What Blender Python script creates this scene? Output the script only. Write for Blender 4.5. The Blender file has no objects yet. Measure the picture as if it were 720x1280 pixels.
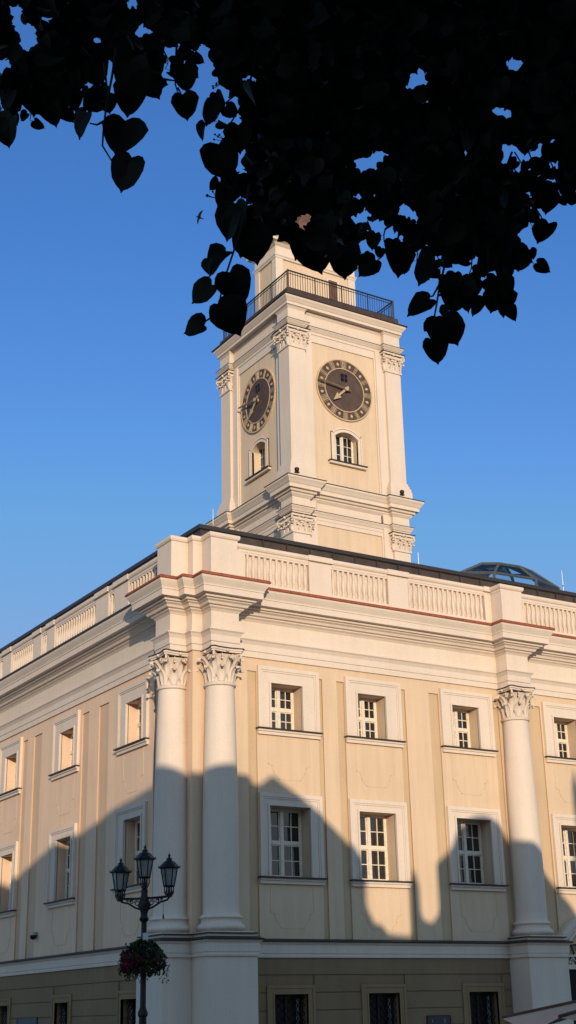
import bpy, bmesh, math, random
from mathutils import Vector, Matrix
random.seed(7)
SC = bpy.context.scene
COL = SC.collection
PI = math.pi

# ------------------------------------------------------------------ mesh helper
class MB:
    def __init__(s): s.v = []; s.f = []
    def add(s, vs, fs):
        n = len(s.v); s.v += [tuple(p) for p in vs]; s.f += [tuple(i + n for i in f) for f in fs]
    def quad(s, a, b, c, d): s.add([a, b, c, d], [(0, 1, 2, 3)])
    def box(s, x0, x1, y0, y1, z0, z1):
        s.hexa([(x, y, z) for z in (z0, z1) for (x, y) in ((x0, y0), (x1, y0), (x1, y1), (x0, y1))])
    def hexa(s, p): s.add(p, [(0, 3, 2, 1), (4, 5, 6, 7), (0, 1, 5, 4), (1, 2, 6, 5), (2, 3, 7, 6), (3, 0, 4, 7)])
    def fbox(s, F, u0, u1, z0, z1, o0, o1):
        s.hexa([F(u, z, o) for z in (z0, z1) for (u, o) in ((u0, o0), (u1, o0), (u1, o1), (u0, o1))])
    def lathe(s, prof, c=(0, 0), n=24, a0=0, a1=2 * PI):
        full = abs(a1 - a0 - 2 * PI) < 1e-6
        m = n if full else n + 1
        vs = []
        for (r, z) in prof:
            for i in range(m):
                a = a0 + (a1 - a0) * i / n
                vs.append((c[0] + r * math.cos(a), c[1] + r * math.sin(a), z))
        fs = []
        for k in range(len(prof) - 1):
            for i in range(n):
                j = (i + 1) % m
                fs.append((k * m + i, k * m + j, (k + 1) * m + j, (k + 1) * m + i))
        s.add(vs, fs)
    def tube(s, pts, radii, n=6, cap=True):
        pts = [Vector(p) for p in pts]
        if not hasattr(radii, '__len__'): radii = [radii] * len(pts)
        vs = []; up = None
        for i, p in enumerate(pts):
            t = (pts[min(i + 1, len(pts) - 1)] - pts[max(i - 1, 0)]).normalized()
            if up is None: up = Vector((0, 0, 1)) if abs(t.z) < .9 else Vector((1, 0, 0))
            a = t.cross(up).normalized(); b = a.cross(t); up = b
            for k in range(n):
                w = 2 * PI * k / n
                vs.append(p + (a * math.cos(w) + b * math.sin(w)) * radii[i])
        fs = []
        for i in range(len(pts) - 1):
            for k in range(n):
                j = (k + 1) % n
                fs.append((i * n + k, i * n + j, (i + 1) * n + j, (i + 1) * n + k))
        if cap:
            fs.append(tuple(range(n))[::-1]); fs.append(tuple((len(pts) - 1) * n + k for k in range(n)))
        s.add(vs, fs)
    def sphere(s, c, r, n=8, m=6, sq=(1, 1, 1)):
        vs = []; fs = []
        for i in range(m + 1):
            t = PI * i / m
            for k in range(n):
                w = 2 * PI * k / n
                vs.append((c[0] + r * sq[0] * math.sin(t) * math.cos(w), c[1] + r * sq[1] * math.sin(t) * math.sin(w), c[2] + r * sq[2] * math.cos(t)))
        for i in range(m):
            for k in range(n):
                j = (k + 1) % n
                fs.append((i * n + k, i * n + j, (i + 1) * n + j, (i + 1) * n + k))
        s.add(vs, fs)
    def sweep(s, path, prof, closed=False):
        P = [Vector(p) for p in path]; N = len(P); m = len(prof)
        nor = []
        for i in range(N if closed else N - 1):
            d = (P[(i + 1) % N] - P[i]).normalized(); nor.append(Vector((-d.y, d.x)))
        vs = []
        for i in range(N):
            if closed: a, b = nor[i - 1], nor[i]
            else: a, b = nor[max(i - 1, 0)], nor[min(i, N - 2)]
            mt = (a + b) / (1 + a.dot(b))
            for (o, z) in prof: vs.append((P[i].x + mt.x * o, P[i].y + mt.y * o, z))
        fs = []
        for i in range(N if closed else N - 1):
            j = (i + 1) % N
            for k in range(m - 1): fs.append((i * m + k, j * m + k, j * m + k + 1, i * m + k + 1))
        s.add(vs, fs)
    def sheet(s, F, u0, u1, z0, z1, holes, o=0):
        us = sorted({u0, u1, *[h[0] for h in holes], *[h[1] for h in holes]}); zs = sorted({z0, z1, *[h[2] for h in holes], *[h[3] for h in holes]})
        us = [u for u in us if u0 <= u <= u1]; zs = [z for z in zs if z0 <= z <= z1]
        for a, b in zip(us, us[1:]):
            for c, d in zip(zs, zs[1:]):
                mu, mz = (a + b) / 2, (c + d) / 2
                if any(h[0] < mu < h[1] and h[2] < mz < h[3] for h in holes): continue
                s.quad(F(a, c, o), F(b, c, o), F(b, d, o), F(a, d, o))
    def jamb(s, F, u0, u1, z0, z1, o0, o1, back=False):
        s.quad(F(u0, z0, o0), F(u0, z1, o0), F(u0, z1, o1), F(u0, z0, o1))
        s.quad(F(u1, z0, o0), F(u1, z1, o0), F(u1, z1, o1), F(u1, z0, o1))
        s.quad(F(u0, z0, o0), F(u1, z0, o0), F(u1, z0, o1), F(u0, z0, o1))
        s.quad(F(u0, z1, o0), F(u1, z1, o0), F(u1, z1, o1), F(u0, z1, o1))
        if back: s.quad(F(u0, z0, o1), F(u1, z0, o1), F(u1, z1, o1), F(u0, z1, o1))
    def build(s, name, mat, parent=None, smooth=False, angle=40, fix=True):
        me = bpy.data.meshes.new(name); me.from_pydata(s.v, [], s.f); me.materials.append(mat)
        if fix:
            bm = bmesh.new(); bm.from_mesh(me); bmesh.ops.recalc_face_normals(bm, faces=bm.faces); bm.to_mesh(me); bm.free()
        o = bpy.data.objects.new(name, me); COL.objects.link(o)
        if parent: o.parent = parent; o.matrix_parent_inverse = Matrix.Translation(-Vector(world_loc(parent)))
        if smooth:
            me.polygons.foreach_set('use_smooth', [True] * len(me.polygons))
            me.set_sharp_from_angle(angle=math.radians(angle))
        return o

def world_loc(o):
    l = Vector(o.location)
    if o.parent: l = world_loc(o.parent) + l + o.matrix_parent_inverse.translation
    return l
def empty(name, loc, label, cat, group=None):
    o = bpy.data.objects.new(name, None); COL.objects.link(o); o.location = loc; o.empty_display_size = .3
    return tag(o, label, cat, group)
def tag(o, label=None, cat=None, group=None, kind=None):
    if label: o['label'] = label
    if cat: o['category'] = cat
    if group: o['group'] = group
    if kind: o['kind'] = kind
    return o

# ------------------------------------------------------------------ materials
def mat_base(name):
    m = bpy.data.materials.new(name); m.use_nodes = True
    nt = m.node_tree; return m, nt, nt.nodes, nt.links, nt.nodes['Principled BSDF']
def noise(nt, scale, detail=4, rough=.6, vec=None):
    n = nt.nodes.new('ShaderNodeTexNoise'); n.inputs['Scale'].default_value = scale; n.inputs['Detail'].default_value = detail
    n.inputs['Roughness'].default_value = rough
    if vec: nt.links.new(vec, n.inputs['Vector'])
    return n
def ramp(nt, fac, stops):
    r = nt.nodes.new('ShaderNodeValToRGB'); e = r.color_ramp.elements
    while len(e) < len(stops): e.new(.5)
    for k, (p, c) in enumerate(stops): e[k].position = p; e[k].color = (*c, 1)
    nt.links.new(fac, r.inputs['Fac']); return r
def plaster(name, col, var=.10, bump=.25, streak=.05, rough=.9, fine=28):
    m, nt, N, L, B = mat_base(name)
    geo = N.new('ShaderNodeNewGeometry')
    big = noise(nt, .55, 5, .6, geo.outputs['Position'])
    mp = N.new('ShaderNodeMapping'); mp.inputs['Scale'].default_value = (2.6, 2.6, .16); L.new(geo.outputs['Position'], mp.inputs['Vector'])
    st = noise(nt, 1.6, 5, .65, mp.outputs['Vector'])
    fn = noise(nt, fine, 3, .6, geo.outputs['Position'])
    d = [c * (1 - var) for c in col]; l = [min(1, c * (1 + var * .6)) for c in col]
    r1 = ramp(nt, big.outputs['Fac'], [(.3, d), (.7, l)])
    r2 = ramp(nt, st.outputs['Fac'], [(.35, (1 - streak * 1.6, 1 - streak * 1.75, 1 - streak * 1.9)), (.62, (1, 1, 1))])
    mx = N.new('ShaderNodeMix'); mx.data_type = 'RGBA'; mx.blend_type = 'MULTIPLY'; mx.inputs[0].default_value = 1
    L.new(r1.outputs['Color'], mx.inputs[6]); L.new(r2.outputs['Color'], mx.inputs[7])
    r3 = ramp(nt, fn.outputs['Fac'], [(.3, (.93, .93, .93)), (.7, (1.03, 1.03, 1.03))])
    m2 = N.new('ShaderNodeMix'); m2.data_type = 'RGBA'; m2.blend_type = 'MULTIPLY'; m2.inputs[0].default_value = 1
    L.new(mx.outputs[2], m2.inputs[6]); L.new(r3.outputs['Color'], m2.inputs[7])
    # colour made darker in corners and under ledges
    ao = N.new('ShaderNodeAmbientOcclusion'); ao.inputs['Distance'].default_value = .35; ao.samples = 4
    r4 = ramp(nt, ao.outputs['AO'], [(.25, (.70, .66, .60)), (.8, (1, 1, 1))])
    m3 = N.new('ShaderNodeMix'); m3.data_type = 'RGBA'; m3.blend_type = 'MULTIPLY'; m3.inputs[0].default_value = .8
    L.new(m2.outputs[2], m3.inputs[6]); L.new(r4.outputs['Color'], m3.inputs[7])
    L.new(m3.outputs[2], B.inputs['Base Color']); B.inputs['Roughness'].default_value = rough
    B.inputs['Specular IOR Level'].default_value = .2
    bp = N.new('ShaderNodeBump'); bp.inputs['Strength'].default_value = bump; bp.inputs['Distance'].default_value = .01
    md = noise(nt, 6, 3, .6, geo.outputs['Position'])
    ad = N.new('ShaderNodeMath'); ad.operation = 'ADD'; L.new(fn.outputs['Fac'], ad.inputs[0]); L.new(md.outputs['Fac'], ad.inputs[1])
    L.new(ad.outputs[0], bp.inputs['Height']); L.new(bp.outputs['Normal'], B.inputs['Normal'])
    return m
def simple(name, col, rough=.6, metal=0, var=.15, scale=12, bump=0, spec=.4):
    m, nt, N, L, B = mat_base(name)
    geo = N.new('ShaderNodeNewGeometry'); n = noise(nt, scale, 4, .6, geo.outputs['Position'])
    r = ramp(nt, n.outputs['Fac'], [(.3, [c * (1 - var) for c in col]), (.7, [min(1, c * (1 + var)) for c in col])])
    L.new(r.outputs['Color'], B.inputs['Base Color']); B.inputs['Roughness'].default_value = rough; B.inputs['Metallic'].default_value = metal
    B.inputs['Specular IOR Level'].default_value = spec
    if bump:
        bp = N.new('ShaderNodeBump'); bp.inputs['Strength'].default_value = bump; bp.inputs['Distance'].default_value = .01
        L.new(n.outputs['Fac'], bp.inputs['Height']); L.new(bp.outputs['Normal'], B.inputs['Normal'])
    return m
M = {}
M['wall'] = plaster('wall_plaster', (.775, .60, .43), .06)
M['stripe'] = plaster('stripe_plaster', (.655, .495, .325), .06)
M['wallflank_bright'] = plaster('flank_plaster_brightened', (.90, .66, .485), .06)  # wall colour brightened on the flank to make up for its weaker sunlight
M['stripeflank_bright'] = plaster('flank_stripe_plaster_brightened', (.74, .53, .37), .06)  # stripe colour lifted the same way, against the grazing sun
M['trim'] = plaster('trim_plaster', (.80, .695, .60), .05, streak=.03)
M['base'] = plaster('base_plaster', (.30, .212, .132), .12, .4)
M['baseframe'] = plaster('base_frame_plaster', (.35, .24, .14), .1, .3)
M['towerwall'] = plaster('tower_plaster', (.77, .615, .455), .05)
M['lead'] = simple('lead_sheet', (.045, .04, .042), .55, .2)
M['tile'] = simple('red_tile', (.34, .10, .05), .75, 0, .3, 9, .3)
M['roof'] = simple('brown_roof_metal', (.07, .052, .045), .6, .2, .25, 3)
M['frame'] = simple('window_paint', (.80, .72, .61), .5)
M['clock'] = simple('clock_face_paint', (.092, .060, .050), .7, 0, .25, 3)
M['gold'] = simple('clock_cream_paint', (.58, .45, .29), .6)
M['goldhand'] = simple('clock_hand_gilt', (.58, .45, .28), .5, .2)
M['iron'] = simple('black_iron', (.016, .016, .018), .5, .3)
M['handdark'] = simple('clock_hand_bronze', (.20, .14, .09), .5, .2)
M['rail'] = simple('gallery_railing_iron', (.035, .037, .042), .55, .3)
M['bark'] = simple('bark', (.03, .025, .02), .95, 0, .4, 14, .8)
M['wood'] = simple('brown_wood', (.14, .075, .045), .7, 0, .3, 9)
M['darkglass'] = simple('dark_glass', (.010, .010, .014), .3, 0, .3, 3, spec=.15)
M['dark'] = simple('dark_void', (.01, .01, .011), .8)
M['curtain'] = simple('curtain_cloth', (.55, .50, .44), .95)
M['paper'] = simple('white_paper', (.6, .62, .64), .8)
M['plaque'] = simple('plaque_blue', (.022, .032, .065), .35, 0, .15, 5)
M['plaquetext'] = simple('plaque_lettering', (.25, .27, .32), .5)
M['bird'] = simple('dark_feathers', (.012, .011, .011), .9, spec=.02)
M['copper'] = simple('helm_copper', (.16, .09, .07), .6, .2, .3, 3)
M['cam'] = simple('camera_housing', (.30, .30, .30), .4)
M['zinc'] = simple('grey_zinc', (.11, .13, .135), .5, .3)
M['rods'] = simple('rod_zinc', (.45, .45, .46), .4, .6)

def glass_mat():
    m, nt, N, L, B = mat_base('window_glass')
    B.inputs['Base Color'].default_value = (.012, .014, .017, 1); B.inputs['Roughness'].default_value = .04
    B.inputs['Specular IOR Level'].default_value = .75
    geo = N.new('ShaderNodeNewGeometry'); n = noise(nt, 1.7, 2, .5, geo.outputs['Position'])
    bp = N.new('ShaderNodeBump'); bp.inputs['Strength'].default_value = .35; bp.inputs['Distance'].default_value = .02
    L.new(n.outputs['Fac'], bp.inputs['Height']); L.new(bp.outputs['Normal'], B.inputs['Normal'])
    r = ramp(nt, noise(nt, .9, 2, .5, geo.outputs['Position']).outputs['Fac'], [(.35, (.006, .007, .009)), (.7, (.035, .034, .034))])
    L.new(r.outputs['Color'], B.inputs['Base Color'])
    return m
M['glass'] = glass_mat()
def clear_glass(name, tint, fac):
    m, nt, N, L, B = mat_base(name)
    N.remove(B); out = N['Material Output']
    t = N.new('ShaderNodeBsdfTransparent'); t.inputs['Color'].default_value = (*tint, 1)
    g = N.new('ShaderNodeBsdfGlossy'); g.inputs['Roughness'].default_value = .08; g.inputs['Color'].default_value = (.8, .85, .9, 1)
    lw = N.new('ShaderNodeFresnel'); lw.inputs['IOR'].default_value = 1.5
    ad = N.new('ShaderNodeMath'); ad.operation = 'ADD'; ad.inputs[1].default_value = fac; L.new(lw.outputs[0], ad.inputs[0])
    mx = N.new('ShaderNodeMixShader'); L.new(ad.outputs[0], mx.inputs[0]); L.new(t.outputs[0], mx.inputs[1]); L.new(g.outputs[0], mx.inputs[2])
    L.new(mx.outputs[0], out.inputs['Surface']); return m
M['skyglass'] = clear_glass('skylight_glass', (.88, .93, .97), .04)
def lantern_glass():
    m, nt, N, L, B = mat_base('lantern_glass')
    B.inputs['Base Color'].default_value = (.42, .42, .40, 1); B.inputs['Roughness'].default_value = .35
    B.inputs['Transmission Weight'].default_value = .35; B.inputs['IOR'].default_value = 1.15
    geo = N.new('ShaderNodeNewGeometry')
    r = ramp(nt, noise(nt, 7, 3, .6, geo.outputs['Position']).outputs['Fac'], [(.3, (.30, .30, .29)), (.7, (.46, .46, .44))])
    L.new(r.outputs['Color'], B.inputs['Base Color'])
    return m
M['lantern'] = lantern_glass()
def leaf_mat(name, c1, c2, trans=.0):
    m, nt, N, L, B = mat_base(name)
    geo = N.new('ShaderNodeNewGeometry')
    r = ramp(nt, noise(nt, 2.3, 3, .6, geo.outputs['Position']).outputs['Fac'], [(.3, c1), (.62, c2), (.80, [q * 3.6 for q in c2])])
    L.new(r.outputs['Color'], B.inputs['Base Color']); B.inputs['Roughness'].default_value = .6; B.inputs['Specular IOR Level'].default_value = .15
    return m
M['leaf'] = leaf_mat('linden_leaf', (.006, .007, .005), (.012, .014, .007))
M['basketleaf'] = leaf_mat('basket_leaf', (.010, .018, .006), (.032, .048, .014))
M['flower'] = leaf_mat('dark_red_petal', (.09, .008, .022), (.22, .022, .05))
def paving():
    m, nt, N, L, B = mat_base('paving')
    geo = N.new('ShaderNodeNewGeometry')
    br = N.new('ShaderNodeTexBrick'); br.inputs['Scale'].default_value = 2.0; L.new(geo.outputs['Position'], br.inputs['Vector'])
    br.inputs['Color1'].default_value = (.16, .15, .14, 1); br.inputs['Color2'].default_value = (.22, .205, .19, 1); br.inputs['Mortar'].default_value = (.07, .065, .06, 1)
    br.inputs['Mortar Size'].default_value = .012
    L.new(br.outputs['Color'], B.inputs['Base Color']); B.inputs['Roughness'].default_value = .85
    return m
M['paving'] = paving()
M['ground'] = simple('ground_setts', (.15, .14, .13), .9, 0, .25, 3, .4)
def cloth_mat():
    m, nt, N, L, B = mat_base('parasol_cloth')
    geo = N.new('ShaderNodeNewGeometry'); n = noise(nt, 2.2, 4, .6, geo.outputs['Position'])
    r = ramp(nt, n.outputs['Fac'], [(.3, (.90, .42, .24)), (.7, (.95, .54, .34))]); L.new(r.outputs['Color'], B.inputs['Base Color'])
    B.inputs['Roughness'].default_value = .85
    bp = N.new('ShaderNodeBump'); bp.inputs['Strength'].default_value = .5; bp.inputs['Distance'].default_value = .04
    L.new(n.outputs['Fac'], bp.inputs['Height']); L.new(bp.outputs['Normal'], B.inputs['Normal'])
    return m
M['cloth'] = cloth_mat()
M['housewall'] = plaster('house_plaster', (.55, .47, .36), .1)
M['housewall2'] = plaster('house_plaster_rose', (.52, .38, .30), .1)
M['houseroof'] = simple('house_roof_tile', (.20, .085, .055), .8, 0, .3, 2)

# ------------------------------------------------------------------ camera
CAMP = Vector((-17.9035, -33.5181, 1.6))
RX = Vector((.8488632, -.5281459, -.0222059)); RY = Vector((.1661903, .3065159, -.9372453)); RZ = Vector((.5018088, .7919027, .3479628))
FPX = 1705.4
cam = bpy.data.cameras.new('camera'); co = bpy.data.objects.new('camera', cam); COL.objects.link(co)
up = -RY; bk = -RZ
co.matrix_world = Matrix(((RX.x, up.x, bk.x, CAMP.x), (RX.y, up.y, bk.y, CAMP.y), (RX.z, up.z, bk.z, CAMP.z), (0, 0, 0, 1)))
cam.sensor_fit = 'VERTICAL'; cam.sensor_height = 36; cam.lens = 36 * FPX / 1280; cam.clip_start = .05; cam.clip_end = 5000
SC.camera = co
def at(px, py, dist):
    d = RX * ((px - 360) / FPX) + RY * ((py - 640) / FPX) + RZ
    return CAMP + d * (dist / math.hypot(d.x, d.y))
def topix(p):
    q = Vector(p) - CAMP; z = q.dot(RZ)
    if z < .1: return None
    return 360 + FPX * q.dot(RX) / z, 640 + FPX * q.dot(RY) / z

# ------------------------------------------------------------------ light
SUN_AZ, SUN_EL = math.radians(204), math.radians(9)
w = bpy.data.worlds.new('World'); SC.world = w; w.use_nodes = True
sky = w.node_tree.nodes.new('ShaderNodeTexSky'); sky.sky_type = 'NISHITA'; sky.sun_disc = False
sky.sun_elevation = SUN_EL; sky.sun_rotation = SUN_AZ; sky.air_density = 1.0; sky.dust_density = .4; sky.ozone_density = 2.0
bg = w.node_tree.nodes['Background']; bg.inputs['Strength'].default_value = .15
tn = w.node_tree.nodes.new('ShaderNodeMix'); tn.data_type = 'RGBA'; tn.blend_type = 'MULTIPLY'; tn.inputs[0].default_value = 1; tn.inputs[7].default_value = (.50, .83, 1.30, 1)
mn = w.node_tree.nodes.new('ShaderNodeMix'); mn.data_type = 'RGBA'; mn.blend_type = 'DARKEN'; mn.inputs[0].default_value = 1; mn.inputs[7].default_value = (1.1, 2.2, 4.6, 1)
w.node_tree.links.new(sky.outputs[0], tn.inputs[6]); w.node_tree.links.new(tn.outputs[2], mn.inputs[6]); 
wn = w.node_tree; tc = wn.nodes.new('ShaderNodeTexCoord'); dt = wn.nodes.new('ShaderNodeVectorMath'); dt.operation = 'DOT_PRODUCT'
dt.inputs[1].default_value = (math.sin(SUN_AZ) * .8, math.cos(SUN_AZ) * .8, .6); wn.links.new(tc.outputs['Generated'], dt.inputs[0])
mr = wn.nodes.new('ShaderNodeMapRange'); mr.inputs[1].default_value = -1; mr.inputs[2].default_value = 1; wn.links.new(dt.outputs['Value'], mr.inputs[0])
hz = ramp(wn, mr.outputs[0], [(.42, (1, 1, 1)), (.66, (2.15, 1.48, .93))])
fm = wn.nodes.new('ShaderNodeMix'); fm.data_type = 'RGBA'; fm.blend_type = 'MULTIPLY'; fm.inputs[0].default_value = 1
wn.links.new(mn.outputs[2], fm.inputs[6]); wn.links.new(hz.outputs['Color'], fm.inputs[7]); sx = wn.nodes.new('ShaderNodeSeparateXYZ'); wn.links.new(tc.outputs['Generated'], sx.inputs[0])
gz = ramp(wn, sx.outputs['Z'], [(.22, (1.55, 1.24, 1.05)), (.52, (.98, 1.06, 1.15))])
fz = wn.nodes.new('ShaderNodeMix'); fz.data_type = 'RGBA'; fz.blend_type = 'MULTIPLY'; fz.inputs[0].default_value = 1
wn.links.new(fm.outputs[2], fz.inputs[6]); wn.links.new(gz.outputs['Color'], fz.inputs[7]); wn.links.new(fz.outputs[2], bg.inputs['Color'])
sl = bpy.data.lights.new('sun', 'SUN'); sl.energy = 3.6; sl.angle = math.radians(.35); sl.color = (1, .785, .555)
so = bpy.data.objects.new('sun', sl); COL.objects.link(so)
sd = Vector((math.sin(SUN_AZ) * math.cos(SUN_EL), math.cos(SUN_AZ) * math.cos(SUN_EL), math.sin(SUN_EL)))
so.rotation_euler = sd.to_track_quat('Z', 'Y').to_euler(); so.location = (-20, -60, 40)
SC.view_settings.view_transform = 'Standard'; SC.view_settings.look = 'None'; SC.view_settings.exposure = 0

# ------------------------------------------------------------------ ground
g = MB(); g.quad((-3000, -3000, 0), (3000, -3000, 0), (3000, 3000, 0), (-3000, 3000, 0)); tag(g.build('ground', M['ground']), kind='structure')
g = MB(); g.box(-5, 36, -6, -.0, -.2, .12); g.box(-5, 0, 0, 36, -.2, .12); tag(g.build('pavement', M['paving']), kind='structure')

# ================================================================== TOWN HALL
hall = empty('town_hall', (0, 0, 0), 'cream and pale yellow baroque town hall with corner columns, balustrade and tall clock tower', 'town hall')
RF = lambda u, z, o: (u, -o, z)
LF = lambda u, z, o: (-o, u, z)
C3, C4 = 11.72, 16.7
XE = 34.0
RWX = [(2.13, 4.22), (5.21, 7.26), (8.85, 10.93), (13.14, 15.2), (17.8, 19.85), (21.2, 23.3), (24.7, 26.8), (28.2, 30.3)]
LWX = [(2.75, 4.80), (7.83, 9.95), (12.90, 15.0), (18.0, 20.1), (23.1, 25.2), (28.2, 30.3)]
def openings(W, base):
    lo, up_ = [], []
    for a, b in W:
        if base: lo.append((a + .32, b - .58, 5.33, 7.26)); up_.append((a + .37, b - .60, 9.50, 10.80))
        else: lo.append((a + .32, b - .40, 5.33, 7.28)); up_.append((a + .43, b - .57, 9.50, 10.83))
    return lo, up_
r_lo, r_up = openings(RWX, 0); l_lo, l_up = openings(LWX, 1)
# stripes (darker recessed fields between panels and lisenes)
def r_str():
    s = [(1.80, 2.10), (4.23, 4.40), (4.92, 5.19), (7.26, 7.49), (8.42, 8.80), (11.02, 11.25), (12.38, 13.06), (15.25, 16.0), (17.35, 17.75)]
    for (a, b), (c, d) in zip(RWX[4:], RWX[5:]):
        s += [(b + .05, b + .25), (c - .28, c - .05)]
    return s
def l_str():
    s = [(1.95, 2.40), (5.60, 6.34), (7.12, 7.66), (10.72 + .38, 11.82), (12.42, 12.84), (15.05, 15.2), (15.9, 16.5), (17.3, 17.9), (20.3, 20.9), (22.5, 23.0), (25.4, 26.0), (27.6, 28.1)]
    return s
Z0, Z1 = 3.60, 11.60
wall = MB(); strp = MB()
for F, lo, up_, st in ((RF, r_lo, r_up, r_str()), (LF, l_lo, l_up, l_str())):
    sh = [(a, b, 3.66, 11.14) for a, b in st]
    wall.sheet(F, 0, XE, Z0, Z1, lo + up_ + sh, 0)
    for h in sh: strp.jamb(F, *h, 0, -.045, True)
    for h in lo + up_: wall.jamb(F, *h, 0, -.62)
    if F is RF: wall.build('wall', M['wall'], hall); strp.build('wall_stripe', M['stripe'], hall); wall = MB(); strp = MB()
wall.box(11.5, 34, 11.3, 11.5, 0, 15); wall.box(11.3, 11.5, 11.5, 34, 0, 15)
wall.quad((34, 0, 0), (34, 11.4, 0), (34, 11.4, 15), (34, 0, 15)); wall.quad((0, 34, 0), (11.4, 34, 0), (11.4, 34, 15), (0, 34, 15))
wall.build('wall', M['wallflank_bright'], hall); strp.build('wall_stripe', M['stripeflank_bright'], hall)

# base storey: coursed render
BZ = [0, .42, .88, 1.34, 1.80, 2.26, 2.72, 3.2]
r_bw = [(2.52, 3.60), (5.63, 6.71), (9.26, 10.36), (18.2, 19.3), (21.7, 22.8), (25.2, 26.3)]
l_bw = [(3.2, 4.25), (8.02, 9.07), (13.1, 14.15), (18.5, 19.55), (23.6, 24.7)]
BT = 2.22; BS = .85
PORT = (12.98, 15.42)
base = MB()
for F, bw in ((RF, r_bw), (LF, l_bw)):
    holes = [(a, b, BS, BT) for a, b in bw]
    if F is RF: holes.append((PORT[0], PORT[1], 0, 4.15))
    base.sheet(F, 0, XE, 0, 3.6, holes, -.035)
    for h in holes[:len(bw)]: base.jamb(F, *h, -.035, -.40)
    for c, d in zip(BZ, BZ[1:]):
        cuts = [(a - .24, b + .24) for a, b in bw if d > BS - .25 and c < 2.44]
        if F is RF: cuts.append((PORT[0] - .45, PORT[1] + .45))
        cuts = sorted(cuts); u = .0
        for a, b in cuts + [(XE, XE)]:
            if a > u: base.fbox(F, u, a, c + .012, d - .012, -.06, 0)
            u = b
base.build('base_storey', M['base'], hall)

# ---- swept mouldings
def fpath(bd, hw):
    p = [(XE, 0)]
    for c in (C4, C3): p += [(c + hw, 0), (c + hw, -bd), (c - hw, -bd), (c - hw, 0)]
    p += [(1.15, 0), (1.15, -bd), (.34, -bd), (.34, 0), (0, 0), (0, .34), (-bd, .34), (-bd, 1.15), (0, 1.15), (0, XE)]
    return p
PED = .89
def bpath():
    p = [(XE, 0), (PORT[1] + 1.9, 0)]
    p2 = []
    for c in (C3,): p2 += [(c + .78, 0), (c + .78, -PED), (c - .78, -PED), (c - .78, 0)]
    p2 += [(1.49, 0), (1.49, -PED), (0, -PED), (0, 0), (-PED, 0), (-PED, 1.49), (0, 1.49), (0, XE)]
    return [(C3 + 1.18, 0)] + p2
band = [(-.05, 3.17), (.05, 3.17), (.055, 3.22), (.03, 3.235), (.03, 3.27), (.05, 3.285), (.055, 3.50), (.09, 3.53), (.12, 3.575), (-.05, 3.575)]
lead = [(-.05, 3.577), (.15, 3.577), (.155, 3.61), (.02, 3.668), (-.05, 3.668)]
b = MB(); b.sweep(bpath(), band); b.sweep([(XE, 0), (C4 - .9, 0)], band); b.build('plinth_band', M['trim'], hall)
b = MB(); b.sweep(bpath(), lead); b.sweep([(XE, 0), (C4 - .9, 0)], lead); b.build('string_course', M['lead'], hall)
ent = [(-.04, 11.53), (.05, 11.53), (.05, 11.70), (.075, 11.715), (.075, 11.90), (.09, 11.93), (.13, 12.0), (.17, 12.035), (.17, 12.065), (.05, 12.09), (.05, 12.60), (.07, 12.62),
       (.10, 12.66), (.16, 12.70), (.16, 12.735), (.24, 12.755), (.27, 12.82), (.34, 12.86), (.34, 12.885), (.42, 12.90), (.43, 12.955), (.45, 12.97), (.58, 12.975), (.58, 13.16), (.60, 13.162), (.60, 13.20),
       (.615, 13.23), (.66, 13.30), (.70, 13.37), (.71, 13.425), (-.04, 13.44)]
FP = fpath(.53, .41)
b = MB(); b.sweep(FP, ent); b.build('entablature', M['trim'], hall)
# tile strip over the cornice: red on the square side, grey sheet on the flank
tl = [(-.02, 13.46), (.72, 13.43), (.745, 13.435), (.75, 13.475), (.70, 13.53), (-.02, 13.62)]
k = FP.index((-.53, 1.15))
red = FP[:k + 1] + [(0 - .53, 1.15 + .0)]
b = MB(); b.sweep(FP[:k + 2], tl); b.build('tile_strip', M['tile'], hall)
b = MB(); b.sweep([(0, 1.15 + .76), (0, XE)], tl); b.build('cornice_sheet', M['lead'], hall)

# ---- parapet
par = MB()
PP = [(XE, 0)]
for c in (C4, C3): PP += [(c + .46, 0), (c + .46, -.55), (c - .46, -.55), (c - .46, 0)]
PP += [(1.2, 0), (1.2, -.55), (.30, -.55), (.30, 0), (0, 0), (0, .30), (-.55, .30), (-.55, 1.2), (0, 1.2), (0, XE)]
par.sweep(PP, [(-.5, 13.40), (.06, 13.40), (.06, 13.68), (.03, 13.71), (.0, 13.73), (.0, 13.86), (-.05, 13.862), (-.10, 13.864), (-.10, 14.76), (-.05, 14.762), (.0, 14.764), (.0, 14.84), (.035, 14.86), (.05, 14.89), (.06, 14.905), (.06, 14.99), (-.5, 15.0)])
# solid piers
rp = [(-.16, 1.78), (4.04, 4.86), (7.03, 7.82), (11.0, 12.45), (15.9, 17.4), (20.0, 20.8), (23.5, 24.3), (27, 27.8), (30.5, 31.3)]
lp = [(-.16, 1.80), (4.29, 5.33), (5.79, 6.78), (10.28, 10.96), (11.5, 12.24), (14.44, 15.3), (15.75, 16.6), (19.9, 20.7), (21.2, 22.0), (25.3, 26.1), (26.6, 27.4)]
for F, pp in ((RF, rp), (LF, lp)):
    for a, c in pp[1:]:
        par.fbox(F, a, c, 13.74, 14.80, -.4, .022); par.fbox(F, a - .03, c + .03, 14.845, 15.012, -.4, .085)
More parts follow.
